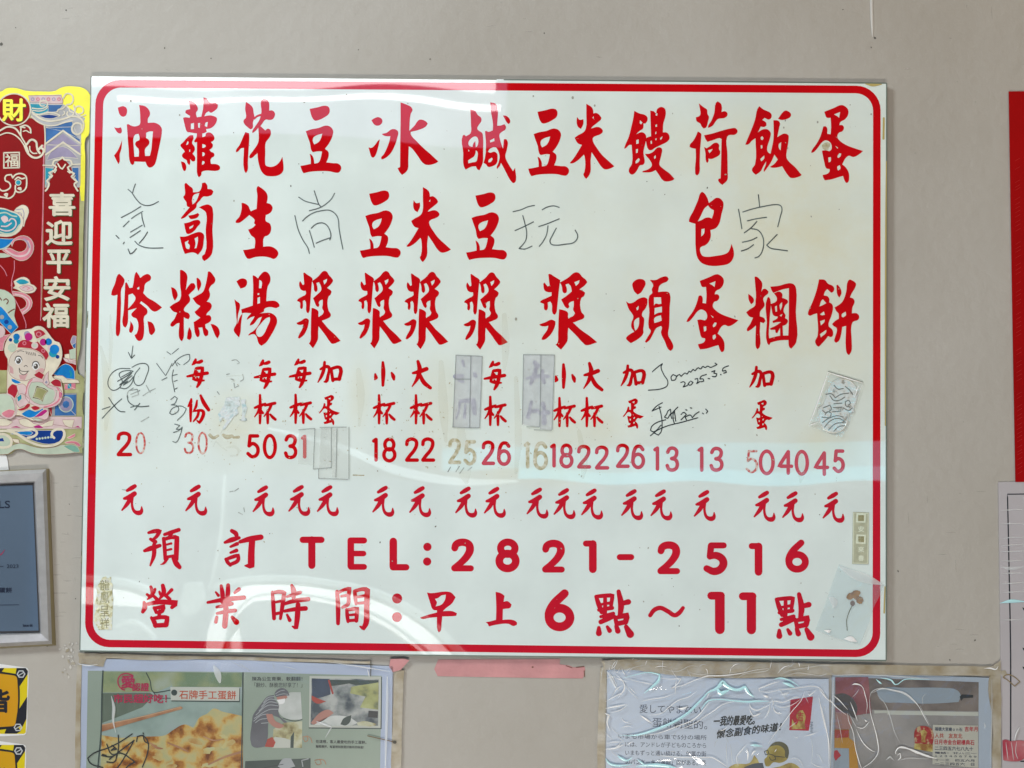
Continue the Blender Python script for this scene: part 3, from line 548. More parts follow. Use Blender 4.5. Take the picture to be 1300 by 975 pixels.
for i, loops in enumerate(("130,190 160,195 270,183 310,190 345,225 320,270 270,310 250,330 320,330 355,345 350,365 320,368 245,370 240,420 232,480 218,490 208,470 205,375 150,380 90,388 78,378 130,360 205,340 205,325 175,318 155,270 / 190,238 212,232 240,212 272,207 265,245 240,280 195,295 205,265",)):
    q = [smooth([t[:2] for t in c(a.strip())]) for a in loops.split("/")]; sh.poly(q[0], RED, HL, q[1:])
sh.build("line_character", board)
sh = Sheet()
sh.poly(smooth([t[:2] for t in c("645,185 685,195 712,215 705,260 735,255 765,280 755,305 720,312 700,315 698,395 770,395 805,415 805,432 780,442 740,425 650,432 595,445 585,425 570,412 600,408 648,395 650,300")]), RED, HL)
sh.build("line_character", board)

def strokes(items, m, h, c, name, parent, w_=None):
    sh = Sheet()
    for i, it in enumerate(items.split("|")):
        it = it.strip()
        if it[0] == 'R':
            cx, cy, rx, ry, ww = (float(v) for v in it[2:].split(","))
            (X, Y, a, b_, W) = (*c([(cx, cy)])[0][:2], *(v[2] for v in c([(0, 0, rx), (0, 0, ry), (0, 0, ww)])))
            sh.poly(ell(X, Y, a + W / 2, b_ + W / 2, 0, 44), m, h + i * 2.5e-5, [ell(X, Y, a - W / 2, b_ - W / 2, 0, 44)])
        elif it[0] == 'D':
            cx, cy, r = (float(v) for v in it[2:].split(","))
            X, Y = c([(cx, cy)])[0][:2]; r = c([(0, 0, r)])[0][2]
            sh.poly(ell(X, Y, r, r, 0, 30), m, h + i * 2.5e-5)
        else:
            ps = P(it); ps = [q if len(q) == 3 else (*q, w_) for q in ps]
            sh.line(c(ps), m, h + i * 2.5e-5, n=6)
    return sh.build(name, parent)
V, W_, X_, U_, S_, T_ = crop(340,610,5.909), crop(560,610,5.909), crop(780,610,5.909), crop(740,720,4.1935), crop(320,720,5.909), crop(520,720,5.909)
strokes("262,445,48 402,445,48|330,445,54 330,637,54", RED, HL, V, "phone_letter", board)
strokes("622,452,50 622,643,50|620,450,46 722,450,46|622,548,42 718,548,42|622,648,44 722,648,44", RED, HL, V, "phone_letter", board)
strokes("941,457,57 941,645,57|938,651,48 1038,651,48", RED, HL, V, "phone_letter", board)
strokes("D 1197,498,31|D 1195,608,31", RED, HL, V, "phone_letter", board)
two = "102,507,52 112,480,54 160,463,56 207,480,58 216,520,60 196,565,56 145,620,50 98,656,46|98,659,46 223,659,46"
strokes(two, RED, HL, W_, "phone_letter", board)
strokes("R 500,508,54,46,54|R 498,604,62,56,58", RED, HL, W_, "phone_letter", board)
strokes(two, RED, HL, crop(560 + 682/5.909, 610 + 9/5.909, 5.909), "phone_letter", board)
strokes("1086,473,46 1140,473,46|1138,476,58 1138,666,58", RED, HL, W_, "phone_letter", board)
strokes("40,575,46 126,575,46", RED, HL, X_, "phone_letter", board)
strokes(two, RED, HL, crop(780 + 247/5.909, 610 + 21/5.909, 5.909), "phone_letter", board)
strokes("725,487,46 820,487,46|725,490,50 716,570,48|716,570,44 760,562,54 805,585,58 818,625,60 792,668,58 745,682,56 692,660,50", RED, HL, X_, "phone_letter", board)
strokes("1030,492,46 1084,492,46|1081,495,58 1081,686,58", RED, HL, X_, "phone_letter", board)
six = "1163,197,62 1080,280,66 1047,345,66 1046,378,66|R 1125,378,78,70,66"
strokes(six, RED, HL, T_, "line_character", board)
k6 = 5.909 / 0.79
strokes(six, RED, HL, crop(1012 - 1125/k6, 707 - 331/k6, k6), "phone_letter", board)
strokes("D 1088,235,38|D 1087,375,37", RED, HL, S_, "line_character", board)
strokes("358,257,22 380,228,24 412,217,24 452,235,24 490,256,24 515,241,24 533,217,20", RED, HL, U_, "line_character", board)
strokes("683,152,42 735,152,42|729,157,52 729,331,52", RED, HL, U_, "line_character", board)
strokes("851,155,42 903,155,42|897,160,50 897,333,50", RED, HL, U_, "line_character", board)

def price(items, name="price", m=RED, w_=4.6):
    sh = Sheet()
    for d, x0, y0, x1, y1 in items: numeral(sh, d, x0 + w_*.3, y0 + w_*.1, x1 - w_*.3, y1 - w_*.1, m, HL, w_)
    return sh.build(name, board)
sh = Sheet(); numeral(sh, '2', 148, 548, 167, 579, RED, HL, 4.7); numeral(sh, '0', 171.5, 548, 185, 577, RED_WORN, HL, 2.6)
sh.build("price", board)["label"] = "price with a worn thin zero"
price([('3', 232.4, 547.5, 247.5, 577), ('0', 249.8, 547.5, 264.6, 577.5)], m=RED_WORN, w_=2.7)["label"] = "rubbed off pale red price"
price([('5', 311.4, 550.7, 331, 582), ('0', 332.6, 550.7, 352.4, 583)])
price([('3', 359.6, 551, 378.6, 583), ('1', 381, 552, 392, 582)])
price([('1', 471, 555.8, 483, 586), ('8', 484, 555.5, 504.5, 587)])
price([('2', 513, 555, 532.4, 586.5), ('2', 533.4, 555, 553, 586.5)])
price([('2', 610.4, 559, 629, 590.6), ('6', 629.6, 560, 650, 591.5)])
price([('1', 697, 563, 709, 593.5), ('8', 709, 563, 729.2, 594.5)])
price([('2', 731.4, 564.5, 751, 595), ('2', 754, 565.5, 774, 596.3)])
price([('2', 780.8, 563, 800, 594.3), ('6', 800, 564.2, 820.2, 595.6)])
price([('1', 828, 566.7, 840.5, 597.6), ('3', 844, 566.5, 863.2, 599)])
price([('1', 884, 567, 897, 599), ('3', 899.8, 567, 919.8, 599)])
sh = Sheet(); numeral(sh, '5', 946, 570.5, 963, 601, RED_WORN, HL, 3.0); numeral(sh, '0', 963.4, 571, 983.4, 603, RED, HL, 4.6)
sh.build("price", board)["label"] = "price with a flaking five"
price([('4', 985.6, 571.5, 1007.4, 602.5), ('0', 1007.8, 571, 1028, 604)])
price([('4', 1031.7, 573, 1053, 604), ('5', 1056, 570, 1073.5, 600.5)])
# ghosts of peeled numerals and rubbed characters
for it, nm in (([('2', 568, 556, 586, 589.5), ('5', 587, 558, 606, 591)], 0), ([('1', 664, 560.5, 675, 595), ('6', 675.5, 560, 697, 597)], 0)):
    o = price(it, "peeled_price", GLUE, 4.6); o["label"] = "yellow glue ghost of a peeled off price"

# ------------------------------------------------------------------ handwriting on the board
Hc, Ic, I2c, I3c, Zc, AAc = crop(130,230,8.125), crop(290,230,8.125), crop(580,230,8.125), crop(860,230,8.125), crop(780,450,5.909), crop(120,440,6.095)
strokes("340,30 325,70 312,115|265,85 300,115 345,180 400,235 460,252 520,240 578,210|395,262 300,320 195,375|415,312 350,350 300,385|405,330 410,380 435,470|275,410 215,470|410,455 350,490 290,525|390,510 340,545 285,580|465,525 430,580 380,640|335,620 370,655 430,680 500,690 625,688|140,560 170,590|215,645 225,630|265,700 285,750 310,740 350,695", INK_FADED, HI, Hc, "handwriting", board, 11)
strokes("725,165 790,205 860,225 930,240|885,100 905,160 940,250 955,262|1095,125 1060,185 1000,240 940,275 835,305|685,355 720,500 770,610 820,690 835,745|765,410 800,375 880,325 960,305 1040,300 1100,335 1130,385 1140,480 1160,600 1180,700|835,510 860,590 885,680|855,485 900,445 965,430 1010,450 1050,520 1055,580 1045,605|905,640 960,615 1045,585", INK_FADED, HI, Ic, "handwriting", board, 11)
strokes("580,315 660,295 740,262 800,250|680,355 700,430 720,530 710,610 680,655 640,695 700,700 775,670|600,510 700,465 790,420|880,295 930,268 1000,255 1055,270|845,468 930,440 1055,388|940,460 925,550 890,620 850,672|1025,485 985,560 960,620 975,650 1020,660 1120,650 1200,635 1240,595 1245,555 1220,505", INK_FADED, HI, I2c, "handwriting", board, 11)
strokes("835,140 848,262|630,290 650,400 665,490|675,318 760,290 900,258 1010,242 1060,250 1078,280 1060,370 1035,470|720,410 800,390 920,372|820,415 760,480 690,532|765,490 830,505 875,560 890,630 875,720 840,775 800,792|820,580 770,605 670,630|785,655 730,695 660,720|1028,550 970,610 920,660 960,690 1040,705 1135,718", INK_FADED, HI, I3c, "handwriting", board, 11)
strokes("285,130 330,90 362,68 350,90 370,150 400,200 395,235 350,258 255,268|470,165 440,150 425,170 430,195 455,190 470,160 490,150 500,165 515,150 530,140 545,148 560,125 572,133 590,112 605,122 630,100 645,108 665,90 680,98 700,88 720,97 745,88 770,75 755,65|498,210 520,205 530,215 515,245 548,233|565,205 550,225 570,230 590,210 572,200|605,185 625,180 625,205 615,220 642,203|690,150 650,165 640,185 665,185 670,200 650,205|703,180 715,182|730,130 755,120 745,140 768,145 760,165 735,165|795,150 800,152|855,85 815,105 810,125 835,120 840,135 820,140", INK, HI, Zc, "signature", board, 7.6)
strokes("360,362 320,385 280,425 350,395|335,390 350,450 358,520 350,580 330,605 300,590|400,425 390,450 375,470 400,480 420,445 430,480|385,490 320,510 280,540 270,570 295,580 350,530|270,610 320,570 400,535 500,510 625,475|400,425 420,410 425,450 450,420 460,500|475,395 445,430 440,480 450,520|500,450 520,435 540,450 520,470 500,490|535,415 545,418|570,400 580,403|540,490 530,470 570,455 585,475 605,450 635,430|660,440 668,445|685,410 700,425 690,440", INK, HI, Zc, "signature", board, 7.6)
strokes("297,-4 290,50 285,90|262,45 285,92 310,65", INK_FADED, HI, AAc, "handwriting", board, 7)
strokes("275,170 180,175 120,225 105,300 140,338 190,320 215,270 190,215 200,200 260,185 300,190 230,240 175,270 290,205 240,255 190,300 260,265 220,300 280,260 300,230 290,280 240,325 200,320|210,235 280,195|205,290 290,225|290,160 340,135 400,135 418,160 400,230 370,290 330,300 305,270 310,220 350,165", INK_FADED, HI, AAc, "signature", board, 7)
strokes("110,395 150,455 195,500 235,505|210,405 170,440 110,500 60,555|60,485 120,465|280,470 330,455|350,440 310,490|255,380 260,420 300,455 350,465 420,460", INK_FADED, HI, AAc, "signature", board, 8)
strokes("300,320 260,350 250,390|400,300 430,355|375,380 420,350 470,325|420,545 360,580|270,340 330,330 340,370 290,390|280,370 350,340", INK_PALE, HI, AAc, "signature", board, 7)
strokes("480,130 520,185 550,225 580,170 600,130|560,40 590,60|600,55 650,15|600,150 640,100 700,65 735,60 735,100 690,140|620,110 640,150|640,125 660,140|610,180 600,240 610,300 620,350|600,225 640,215|615,270 640,260|620,330 640,320|520,260 560,240|590,410 620,385 640,400 620,440 590,450 640,460 650,490 600,525 580,515 600,480 670,460 710,480 690,520 640,570|620,600 660,610 630,640 670,640|610,665 650,650 680,620 660,690 630,740 605,735", INK_FADED, HI, AAc, "signature", board, 6)
# rubbed marks and drips
Oc, Pc, Yc, BBc, RRc, Qc = crop(220,450,5.909), crop(440,450,5.909), crop(640,450,5.909), crop(920,450,5.91), crop(1040,630,5), crop(120,610,5.909)
strokes("440,45 470,40 495,60|480,70 495,65|455,215 460,250 490,235|435,185 450,190|520,150 525,185 505,200|400,150 420,145|330,280 345,300|405,390 430,440|410,460 420,430 440,470 455,420 470,460|520,380 540,390|545,480 550,495|500,490 540,498", INK_PALE, HI, Oc, "rubbed_marks", board, 7)
strokes("1015,85 1040,80|1050,80 1080,60|1120,205 1125,235|1080,240 1110,255|208,68 232,72", INK_PALE, HI, Qc, "rubbed_marks", board, 7)
strokes("760,880 780,845|820,880 845,840|850,890 880,850|910,870 940,845", INK_PALE, HI, Pc, "rubbed_marks", board, 7)
strokes("275,605,26 300,625,24 335,610,20|375,605,24 400,618,34 440,612,26|450,622,18 490,620,22", BROWN, HI, Oc, "glue_residue", board)
strokes("300,690,8 320,650,10 360,690,12 400,720,10|400,700,16 450,690,20 490,720,18 480,760,12 430,760,14|430,180,16 460,195,18 440,205,12|400,165,8 520,155,10", STAIN, HI + 4e-5, Oc, "glue_residue", board)
strokes("1050,905,10 1130,907,8", BROWN, HI, crop(440-1000/5.909, 450, 5.909), "glue_residue", board)
s = Sheet()
for pts in ("128,440,3 134,470,9 137,510,10 134,545,4", "140,400,2 141,430,5 139,470,3", "560,460,6 563,520,12 566,560,4", "585,545,10 590,600,16 592,612,6", "655,480,5 658,560,9 655,600,4",
            "735,548,5 742,590,9 740,606,4", "1015,575,6 1018,600,9 1016,612,3", "640,400,6 642,440,10 640,470,4", "455,470,6 458,500,10 456,540,3"):
    s.line(P(pts), STAIN, HI + 6e-5)
tag(s.build("stain", board), None, None, kind="stuff")
s = Sheet()
s.line(P("1125.2,205,1.2 1124.6,290,1.9 1124.2,440,1.9 1124,540,1.4"), mat("yellowed_edge", (0.50, 0.40, 0.14), 0.4), HI)
s.line(P("1099,106.5,1 1108,108,3.5 1119,107,1.2"), MATS["yellowed_edge"], HI)
s.line(P("1122,150,2.4 1121.6,176,2.6"), MATS["yellowed_edge"], HI)
s.line(P("1123.5,745,1.4 1122.5,778,2"), MATS["yellowed_edge"], HI)
s.line(P("1050.5,184,7 1047.5,186,9 1049,188,6"), GLUE, HI + 4e-5)
tag(s.build("stain", board), None, None, kind="stuff")
s = Sheet()
for _ in range(230):
    x, y = random.uniform(130, 1100), random.uniform(122, 815); r = random.choice([.3, .35, .45, .6, .8])
    s.poly(ell(x, y, r, r * random.uniform(.6, 1.8), random.uniform(0, 180), 7), SPECK_PALE if random.random() < .75 else SPECK, HI + 8e-5)
for x, y, r in ((727, 124, 1.6), (677, 122, 1.0), (755, 134, 1.2), (166, 128, 1.3), (228, 146, 1), (297, 255, .9), (440, 120, .8), (997, 153, 1), (995, 162, 1), (1038, 155, 1.2), (1106, 145, 1), (1000, 188, .8), (655, 405, 1.6)):
    s.poly(ell(x, y, r, r * 1.3, 0, 8), SPECK_PALE, HI + 8e-5)
SPECK_TAN = mat("tan_speck", (0.46, 0.42, 0.28), rough=0.6)
for _ in range(330):
    x, y = random.choice([random.gauss(290, 40), random.gauss(450, 40), random.gauss(570, 60), random.gauss(700, 60), random.uniform(140, 1090)]), random.gauss(530, 48)
    if not 130 < x < 1095: continue
    r = random.choice([.3, .4, .5, .7]); s.poly(ell(x, y, r, r * random.uniform(.5, 2.2), random.uniform(0, 180), 7), SPECK_TAN, HI + 9e-5)
tag(s.build("grime", board), None, None, kind="stuff")
s = Sheet(); MOSS = mat("grimy_glue", None, rough=.6, vscale=120, cols=[(.4, (.13, .14, .08)), (.6, (.33, .33, .22))])
for p in ("108.6,470,1 107.6,486,2.4 107,498,1.2", "106,545,1 105.6,560,2.6 105,578,1.2", "111.5,395,.8 111,408,1.6 110.6,416,.8", "103.5,700,.8 103,715,1.2"): s.line(P(p), MOSS, BOARD_H + 3e-4)
tag(s.build("stain", board), None, None, kind="stuff")

# ------------------------------------------------------------------ films, tapes and stickers on the board
def film(name, milk=0.06, wrinkle=0.0, wscale=14.0, tint=(1, 1, 1), gloss=1.0, rough=0.06):
    m = bpy.data.materials.new(name); m.use_nodes = True; MATS[name] = m
    nt = m.node_tree; N, L = nt.nodes, nt.links; N.remove(N["Principled BSDF"]); out = N["Material Output"]
    tr = N.new("ShaderNodeBsdfTransparent"); tr.inputs[0].default_value = (*tint, 1)
    gl = N.new("ShaderNodeBsdfGlossy"); gl.inputs["Roughness"].default_value = rough
    df = N.new("ShaderNodeBsdfDiffuse"); df.inputs[0].default_value = (0.85, 0.87, 0.9, 1)
    fr = N.new("ShaderNodeLayerWeight"); fr.inputs[0].default_value = 0.5      # same on both sides of the thin sheet
    pw = N.new("ShaderNodeMath"); pw.operation = 'POWER'; pw.inputs[1].default_value = 5.0; L.new(fr.outputs["Facing"], pw.inputs[0])
    mu = N.new("ShaderNodeMath"); mu.operation = 'MULTIPLY_ADD'; mu.inputs[1].default_value = 0.6; mu.inputs[2].default_value = 0.045 * gloss; mu.use_clamp = True
    m1 = N.new("ShaderNodeMixShader"); m2 = N.new("ShaderNodeMixShader"); m1.inputs[0].default_value = milk
    L.new(pw.outputs[0], mu.inputs[0]); L.new(mu.outputs[0], m2.inputs[0])
    L.new(tr.outputs[0], m1.inputs[1]); L.new(df.outputs[0], m1.inputs[2]); L.new(m1.outputs[0], m2.inputs[1]); L.new(gl.outputs[0], m2.inputs[2])
    L.new(m2.outputs[0], out.inputs[0])
    if wrinkle:
        g = N.new("ShaderNodeNewGeometry"); n = N.new("ShaderNodeTexNoise"); n.inputs["Scale"].default_value = wscale
        n.inputs["Detail"].default_value = 3; n.inputs["Distortion"].default_value = 1.2; L.new(g.outputs["Position"], n.inputs["Vector"])
        b = N.new("ShaderNodeBump"); b.inputs["Distance"].default_value = wrinkle; L.new(n.outputs["Fac"], b.inputs["Height"])
        for x in (gl, df, fr): L.new(b.outputs[0], x.inputs["Normal"])
    return m
FILM = film("clear_film", 0.025, 0.0034, 13, gloss=1.3)
FILM_FLAT = film("laminate_film", 0.015, 0.0009, 9, gloss=1.0)
FILM_SMALL = film("clear_sleeve", 0.10, 0.0010, 40, gloss=1.2)
TAPE = mat("grey_tape", (0.70, 0.72, 0.77), rough=0.28, alpha=0.46, vary=0.10, vscale=55, bump=0.0003, bscale=160)
TAPE_LIGHT = mat("clear_tape", (0.76, 0.77, 0.74), rough=0.22, alpha=0.22, vary=0.08, vscale=50)
TAPE_EDGE = mat("tape_edge", (0.24, 0.27, 0.26), rough=0.5, alpha=0.7)
TAN = mat("yellowed_tape", None, rough=0.35, alpha=0.86, vscale=34, bump=0.0010, bscale=90, detail=7,
          cols=[(0.30, (0.36, 0.29, 0.18)), (0.5, (0.47, 0.42, 0.32)), (0.70, (0.58, 0.55, 0.49))])
CREASE_GLINT = mat("film_crease_glint", (0.97, 0.98, 0.99), rough=0.2, spec=0.9, vary=0.04)  # pale ridges: the film's highlights put into the colour
SOFT_GLINT = mat("soft_crease_glint", (0.90, 0.94, 0.97), rough=0.25, spec=0.8, alpha=0.5)
LILAC_GHOST = mat("lilac_ghost", None, rough=0.5, vscale=110, cols=[(0.35, (0.24, 0.24, 0.36)), (0.65, (0.50, 0.51, 0.60))])
HT = BOARD_H + 0.0009

# covered characters showing through the tapes
for pts, cc in (("870,50,22 880,85,18|815,165,34 870,160,26|840,195,18 870,205,24|960,140,22 965,160,30|850,350,18 840,430,12 820,480,10|860,350,26 950,345,40 960,440,30|890,380,16 885,470,22", Pc),
                ("230,60,30 250,85,40|170,180,16 240,165,30 330,165,26|240,100,26 225,160,34 200,220,20|290,120,22 285,160,28 300,210,26|205,355,20 180,470,30|190,430,24 250,420,30|290,370,34 300,400,30|270,440,26 330,435,34|300,400,24 300,510,40", Yc)):
    strokes(pts, LILAC_GHOST, BOARD_H + 0.0005, cc, "covered_character", board)

def tape(pts_list, c, label, m, name="tape_strip", edges=(), h=HT, group=None, cat="tape strip"):
    t = thing(name, label, cat, c(pts_list[0])[0][:2], group, h)
    for i, pts in enumerate(pts_list):
        q = [v[:2] for v in c(pts)]
        s = Sheet(); s.poly(q, m, h + i * 0.0002, t=0.00015); s.build("strip", t)
    s = Sheet()
    for i, e in enumerate(edges): s.line([(*v[:2], 0.9) for v in c(e)], TAPE_EDGE, h + 0.0008 + i * 3e-5, n=3)
    if edges: s.build("seam", t)
    return t
GT = "grey tape strips over old characters"
tape(["820,5 940,8 925,550 795,545", "932,8 1018,15 998,550 918,552"], Pc, "grey tape over an old character left of the price 26 with a dark glue tail", TAPE,
     edges=("932,10 922,550", "820,5 1018,14", "1018,15 998,550", "795,545 920,551 995,549", "820,8 797,545", "810,185 930,185"), group=GT)
tape(["145,0 278,2 268,545 135,525", "272,2 380,5 358,568 268,560"], Yc, "lilac grey tape between the price 26 and the small cup column, left of 18", TAPE,
     edges=("276,4 268,545", "145,1 380,4", "378,8 360,565", "225,566 355,570", "170,543 262,545", "145,2 136,525"), group=GT)
tape(["940,565 1062,555 1050,830 935,820", "1060,555 1185,550 1185,850 1055,860", "1105,545 1235,555 1225,925 1090,930", "1188,548 1318,543 1318,936 1190,938"], Oc,
     "overlapping clear tape pieces right of the price 31 above the row of yuan signs", TAPE_LIGHT, edges=("940,565 1062,555", "1062,556 1050,860", "1055,860 1185,850", "1185,550 1185,850", "1228,560 1220,920", "1100,548 1300,545", "1090,930 1310,938", "1090,862 1090,930", "1318,545 1318,936"))
IRID = mat("iridescent_foil", None, rough=0.18, metal=0.25, vscale=120, detail=6, bump=0.0006, bscale=220,
           cols=[(0.3, (0.55, 0.80, 0.82)), (0.45, (0.93, 0.96, 0.95)), (0.58, (0.80, 0.92, 0.90)), (0.72, (0.55, 0.62, 0.58))])
s = Sheet(); s.poly([v[:2] for v in Oc("395,325 430,318 500,318 495,345 505,380 478,400 490,440 455,465 430,500 385,560 362,565 400,500 375,470 350,510 335,450 380,380")], IRID, HT, t=0.00015)
tag(s.build("peeled_sticker"), "torn shiny remnant of a peeled silvery sticker left of the price 50", "sticker")
s = Sheet(); s.poly([v[:2] for v in Oc("505,340 545,335 540,370 555,400 535,470 552,495 510,500 520,420")], IRID, HT, t=0.00015)
s.build("scrap", bpy.data.objects["peeled_sticker"])

# silver charm in a clear sleeve
SILVER = mat("silver_charm", None, rough=0.2, metal=0.15, vscale=120, detail=4, bump=0.0007, bscale=110,
             cols=[(0.32, (0.40, 0.38, 0.32)), (0.42, (0.80, 0.80, 0.74)), (0.55, (0.88, 0.92, 0.90)), (0.64, (0.70, 0.88, 0.88)), (0.74, (0.92, 0.92, 0.88))])
SILVER_RIM = mat("silver_rim", (0.88, 0.87, 0.78), rough=0.2, metal=0.2)
SILVER_DARK = mat("tarnished_line", (0.17, 0.19, 0.17), rough=0.4)
charm = thing("silver_charm", "embossed silver charm in a small tilted clear sleeve above the price 45", "charm", BBc([(760, 580)])[0][:2], h=HT)
s = Sheet(); s.poly(smooth([v[:2] for v in BBc("815,205 860,180 920,190 975,225 995,270 985,340 965,400 975,430 935,440 910,530 870,575 810,590 750,565 712,520 700,480 715,425 695,405 740,375 765,300 780,240")]), SILVER, HT + 0.0016, t=0.0014); s.build("charm_plate", charm)
s = Sheet()
s.line([(*v[:2], 1.5) for v in BBc("712,470 715,520 750,565 810,588 870,575 910,530 928,470 920,430")], SILVER_RIM, HT + 0.00165, ridge=.0007); s.line([(*v[:2], 1.2) for v in BBc("765,320 780,240 815,205 870,185 930,195 975,228 993,275 985,330")], SILVER_RIM, HT + 0.0017, ridge=.0007)
s.build("charm_rim", charm)
s = Sheet()
for i, p in enumerate(("760,300 800,295 830,325 870,300 930,290", "740,400 790,380 800,410 760,440 735,420", "730,470 790,470 800,440 770,430 755,450", "940,395 910,385 905,355 930,345 945,365 930,380", "890,400 930,420 960,400",
                        "735,510 780,480 840,460 890,470", "750,545 790,500 860,480 905,510", "780,565 830,520 890,510", "820,575 860,540 900,535", "790,310 820,345 870,340 900,320", "820,370 880,365", "815,400 880,395", "810,430 870,425", "820,230 850,260 890,255", "905,240 940,270 960,300")):
    s.line([(*v[:2], 1.3) for v in BBc(p)], SILVER_DARK, HT + 0.0018 + i * 2e-5)
s.build("engraving", charm)
s = Sheet(); s.poly([v[:2] for v in BBc("775,135 1038,215 925,560 870,625 630,535")], FILM_SMALL, HT + 0.0024); s.build("sleeve", charm)
s = Sheet()
for i, p in enumerate(("775,135,10 1036,214,10", "1036,214,7 935,480,7", "775,135,9 695,370,9 630,535,5", "630,535,7 700,510,7", "895,555,3 870,625,3", "1005,235,8 975,320,8")): s.line(BBc(p), SOFT_GLINT if i in (1, 4) else CREASE_GLINT, HT + 0.0025 + i * 2e-5, ridge=0.0008)
s.line(BBc("778,128,5 1040,208,5"), SILVER_DARK, HT + 0.0022); s.build("sleeve_edge", charm)

# gold foil stickers
GOLD = mat("gold_leaf", None, rough=0.3, metal=0.35, vscale=170, detail=6, bump=0.0008, bscale=260,
           cols=[(0.33, (0.48, 0.44, 0.22)), (0.43, (0.80, 0.78, 0.50)), (0.52, (0.92, 0.93, 0.72)), (0.66, (0.96, 0.97, 0.90))])
GOLD_DULL = mat("pale_gold_backing", (0.52, 0.52, 0.36), rough=0.3, metal=0.1, vary=0.12, vscale=90)
GOLD_BRIGHT = mat("bright_gold", (0.93, 0.93, 0.70), rough=0.25, metal=0.2)
GOLD_DARK = mat("gold_shadow_print", (0.33, 0.31, 0.16), rough=0.4)
t = thing("gold_foil_sticker", "narrow pale gold foil sticker with framed seal characters by the right border", "sticker", RRc([(260, 432)])[0][:2], "gold foil stickers on the board", HT)
s = Sheet(); s.poly([v[:2] for v in RRc("214,100 316,103 313,432 209,430")], GOLD_DULL, HT, t=0.0002); s.build("backing", t)
s = Sheet()
s.poly([v[:2] for v in RRc("217,104 313,107 310,428 213,426")], GOLD_BRIGHT, HT + 1e-4, [[v[:2] for v in RRc("221,108 309,111 306,424 217,422")]])
for y in (138, 272): s.poly([v[:2] for v in RRc([(236, y - 30), (296, y - 28), (294, y + 30), (234, y + 28)])], GOLD_BRIGHT, HT + 1e-4, [[v[:2] for v in RRc([(246, y - 20), (286, y - 19), (284, y + 21), (244, y + 20)])]])
s.build("frame", t)
s = Sheet()
for y0, tx in ((120, "囍"), (190, "安"), (255, "福"), (320, "來"), (375, "春")):
    (a, b), (c_, d) = (v[:2] for v in RRc([(248, y0), (284, y0 + 36)])); s.text(tx, a, b, c_, d, GOLD_DARK if y0 in (120, 255) else GOLD_BRIGHT, HT + 2e-4, 0.03)
s.build("seal_character", t)
t = thing("gold_foil_sticker", "crinkled bright gold leaf sticker in the board's lower left corner", "sticker", (134, 800), "gold foil stickers on the board", HT)
c = crop(100, 720, 5.909); s = Sheet()
s.poly([v[:2] for v in c("175,80 200,68 215,85 242,72 240,110 256,130 250,180 258,240 255,300 250,380 248,470 190,468 150,470 110,400 125,330 120,260 140,200 130,150 155,120")], GOLD, HT, t=0.0003); s.build("foil", t)
s = Sheet()
for y0, tx in ((95, "龍"), (190, "鳳"), (290, "呈"), (380, "祥")):
    (a, b), (c_, d) = (v[:2] for v in c([(160, y0), (228, y0 + 78)])); s.text(tx, a, b, c_, d, GOLD_DARK, HT + 2e-4, -0.004)
s.build("seal_character", t)

# pressed clover in a clear sleeve
clover = thing("pressed_clover", "brown pressed clover in a tilted clear sleeve at the board's lower right corner", "pressed clover", RRc([(178, 850)])[0][:2], h=HT)
CLOVER = mat("dried_leaf", (0.34, 0.17, 0.035), rough=0.7, vary=0.3, vscale=140); STEM = mat("dried_stem", (0.16, 0.17, 0.09), rough=0.7)
s = Sheet()
s.line(RRc("212,690,5 188,740,5 174,790,5 178,852,5"), STEM, HT + 2e-4); s.build("stem", clover)
for a in (ell(198, 635, 26, 20, -30), ell(232, 618, 30, 20, -15), ell(258, 660, 23, 24, 30), ell(236, 640, 22, 16, 20)):
    q = [(x + random.uniform(-2, 2), y + random.uniform(-2, 2)) for x, y in a]
    s = Sheet(); s.poly(smooth([v[:2] for v in RRc(q)]), CLOVER, HT + 3e-4 + random.random() * 1e-4, t=0.0002); s.build("leaflet", clover)
s = Sheet(); s.poly(smooth([v[:2] for v in RRc(ell(212, 680, 15, 17, 0, 12))]), mat("dark_dried_leaf", (0.20, 0.13, 0.09), 0.7), HT + 5e-4); s.build("leaflet", clover)
FILM_BLUE = film("bluish_sleeve", 0.13, 0.0016, 22, gloss=1.3, rough=0.10, tint=(0.97, 1.0, 1.0))
s = Sheet(); s.poly([v[:2] for v in RRc("125,432 260,490 415,562 380,640 345,705 318,800 258,945 120,905 -25,850 40,680")], FILM_BLUE, HT + 9e-4, t=0.0002); s.build("sleeve", clover)
s = Sheet()
for i, p in enumerate(("130,446,30 210,492,52 300,524,60 400,560,34", "30,850,5 60,858,22 75,850,6", "155,905,6 200,905,34 240,925,10", "-20,852,4 60,885,4 150,915,4 255,944,4", "318,800,3 258,945,3", "60,640,30 95,670,46 90,710,26")):
    s.line(RRc(p), CREASE_GLINT if i in (1, 2) else SOFT_GLINT, HT + 0.0011 + i * 2e-5, ridge=0.0009)  # the wide top fold paints a broad glare
s.build("sleeve_fold_glare", clover)

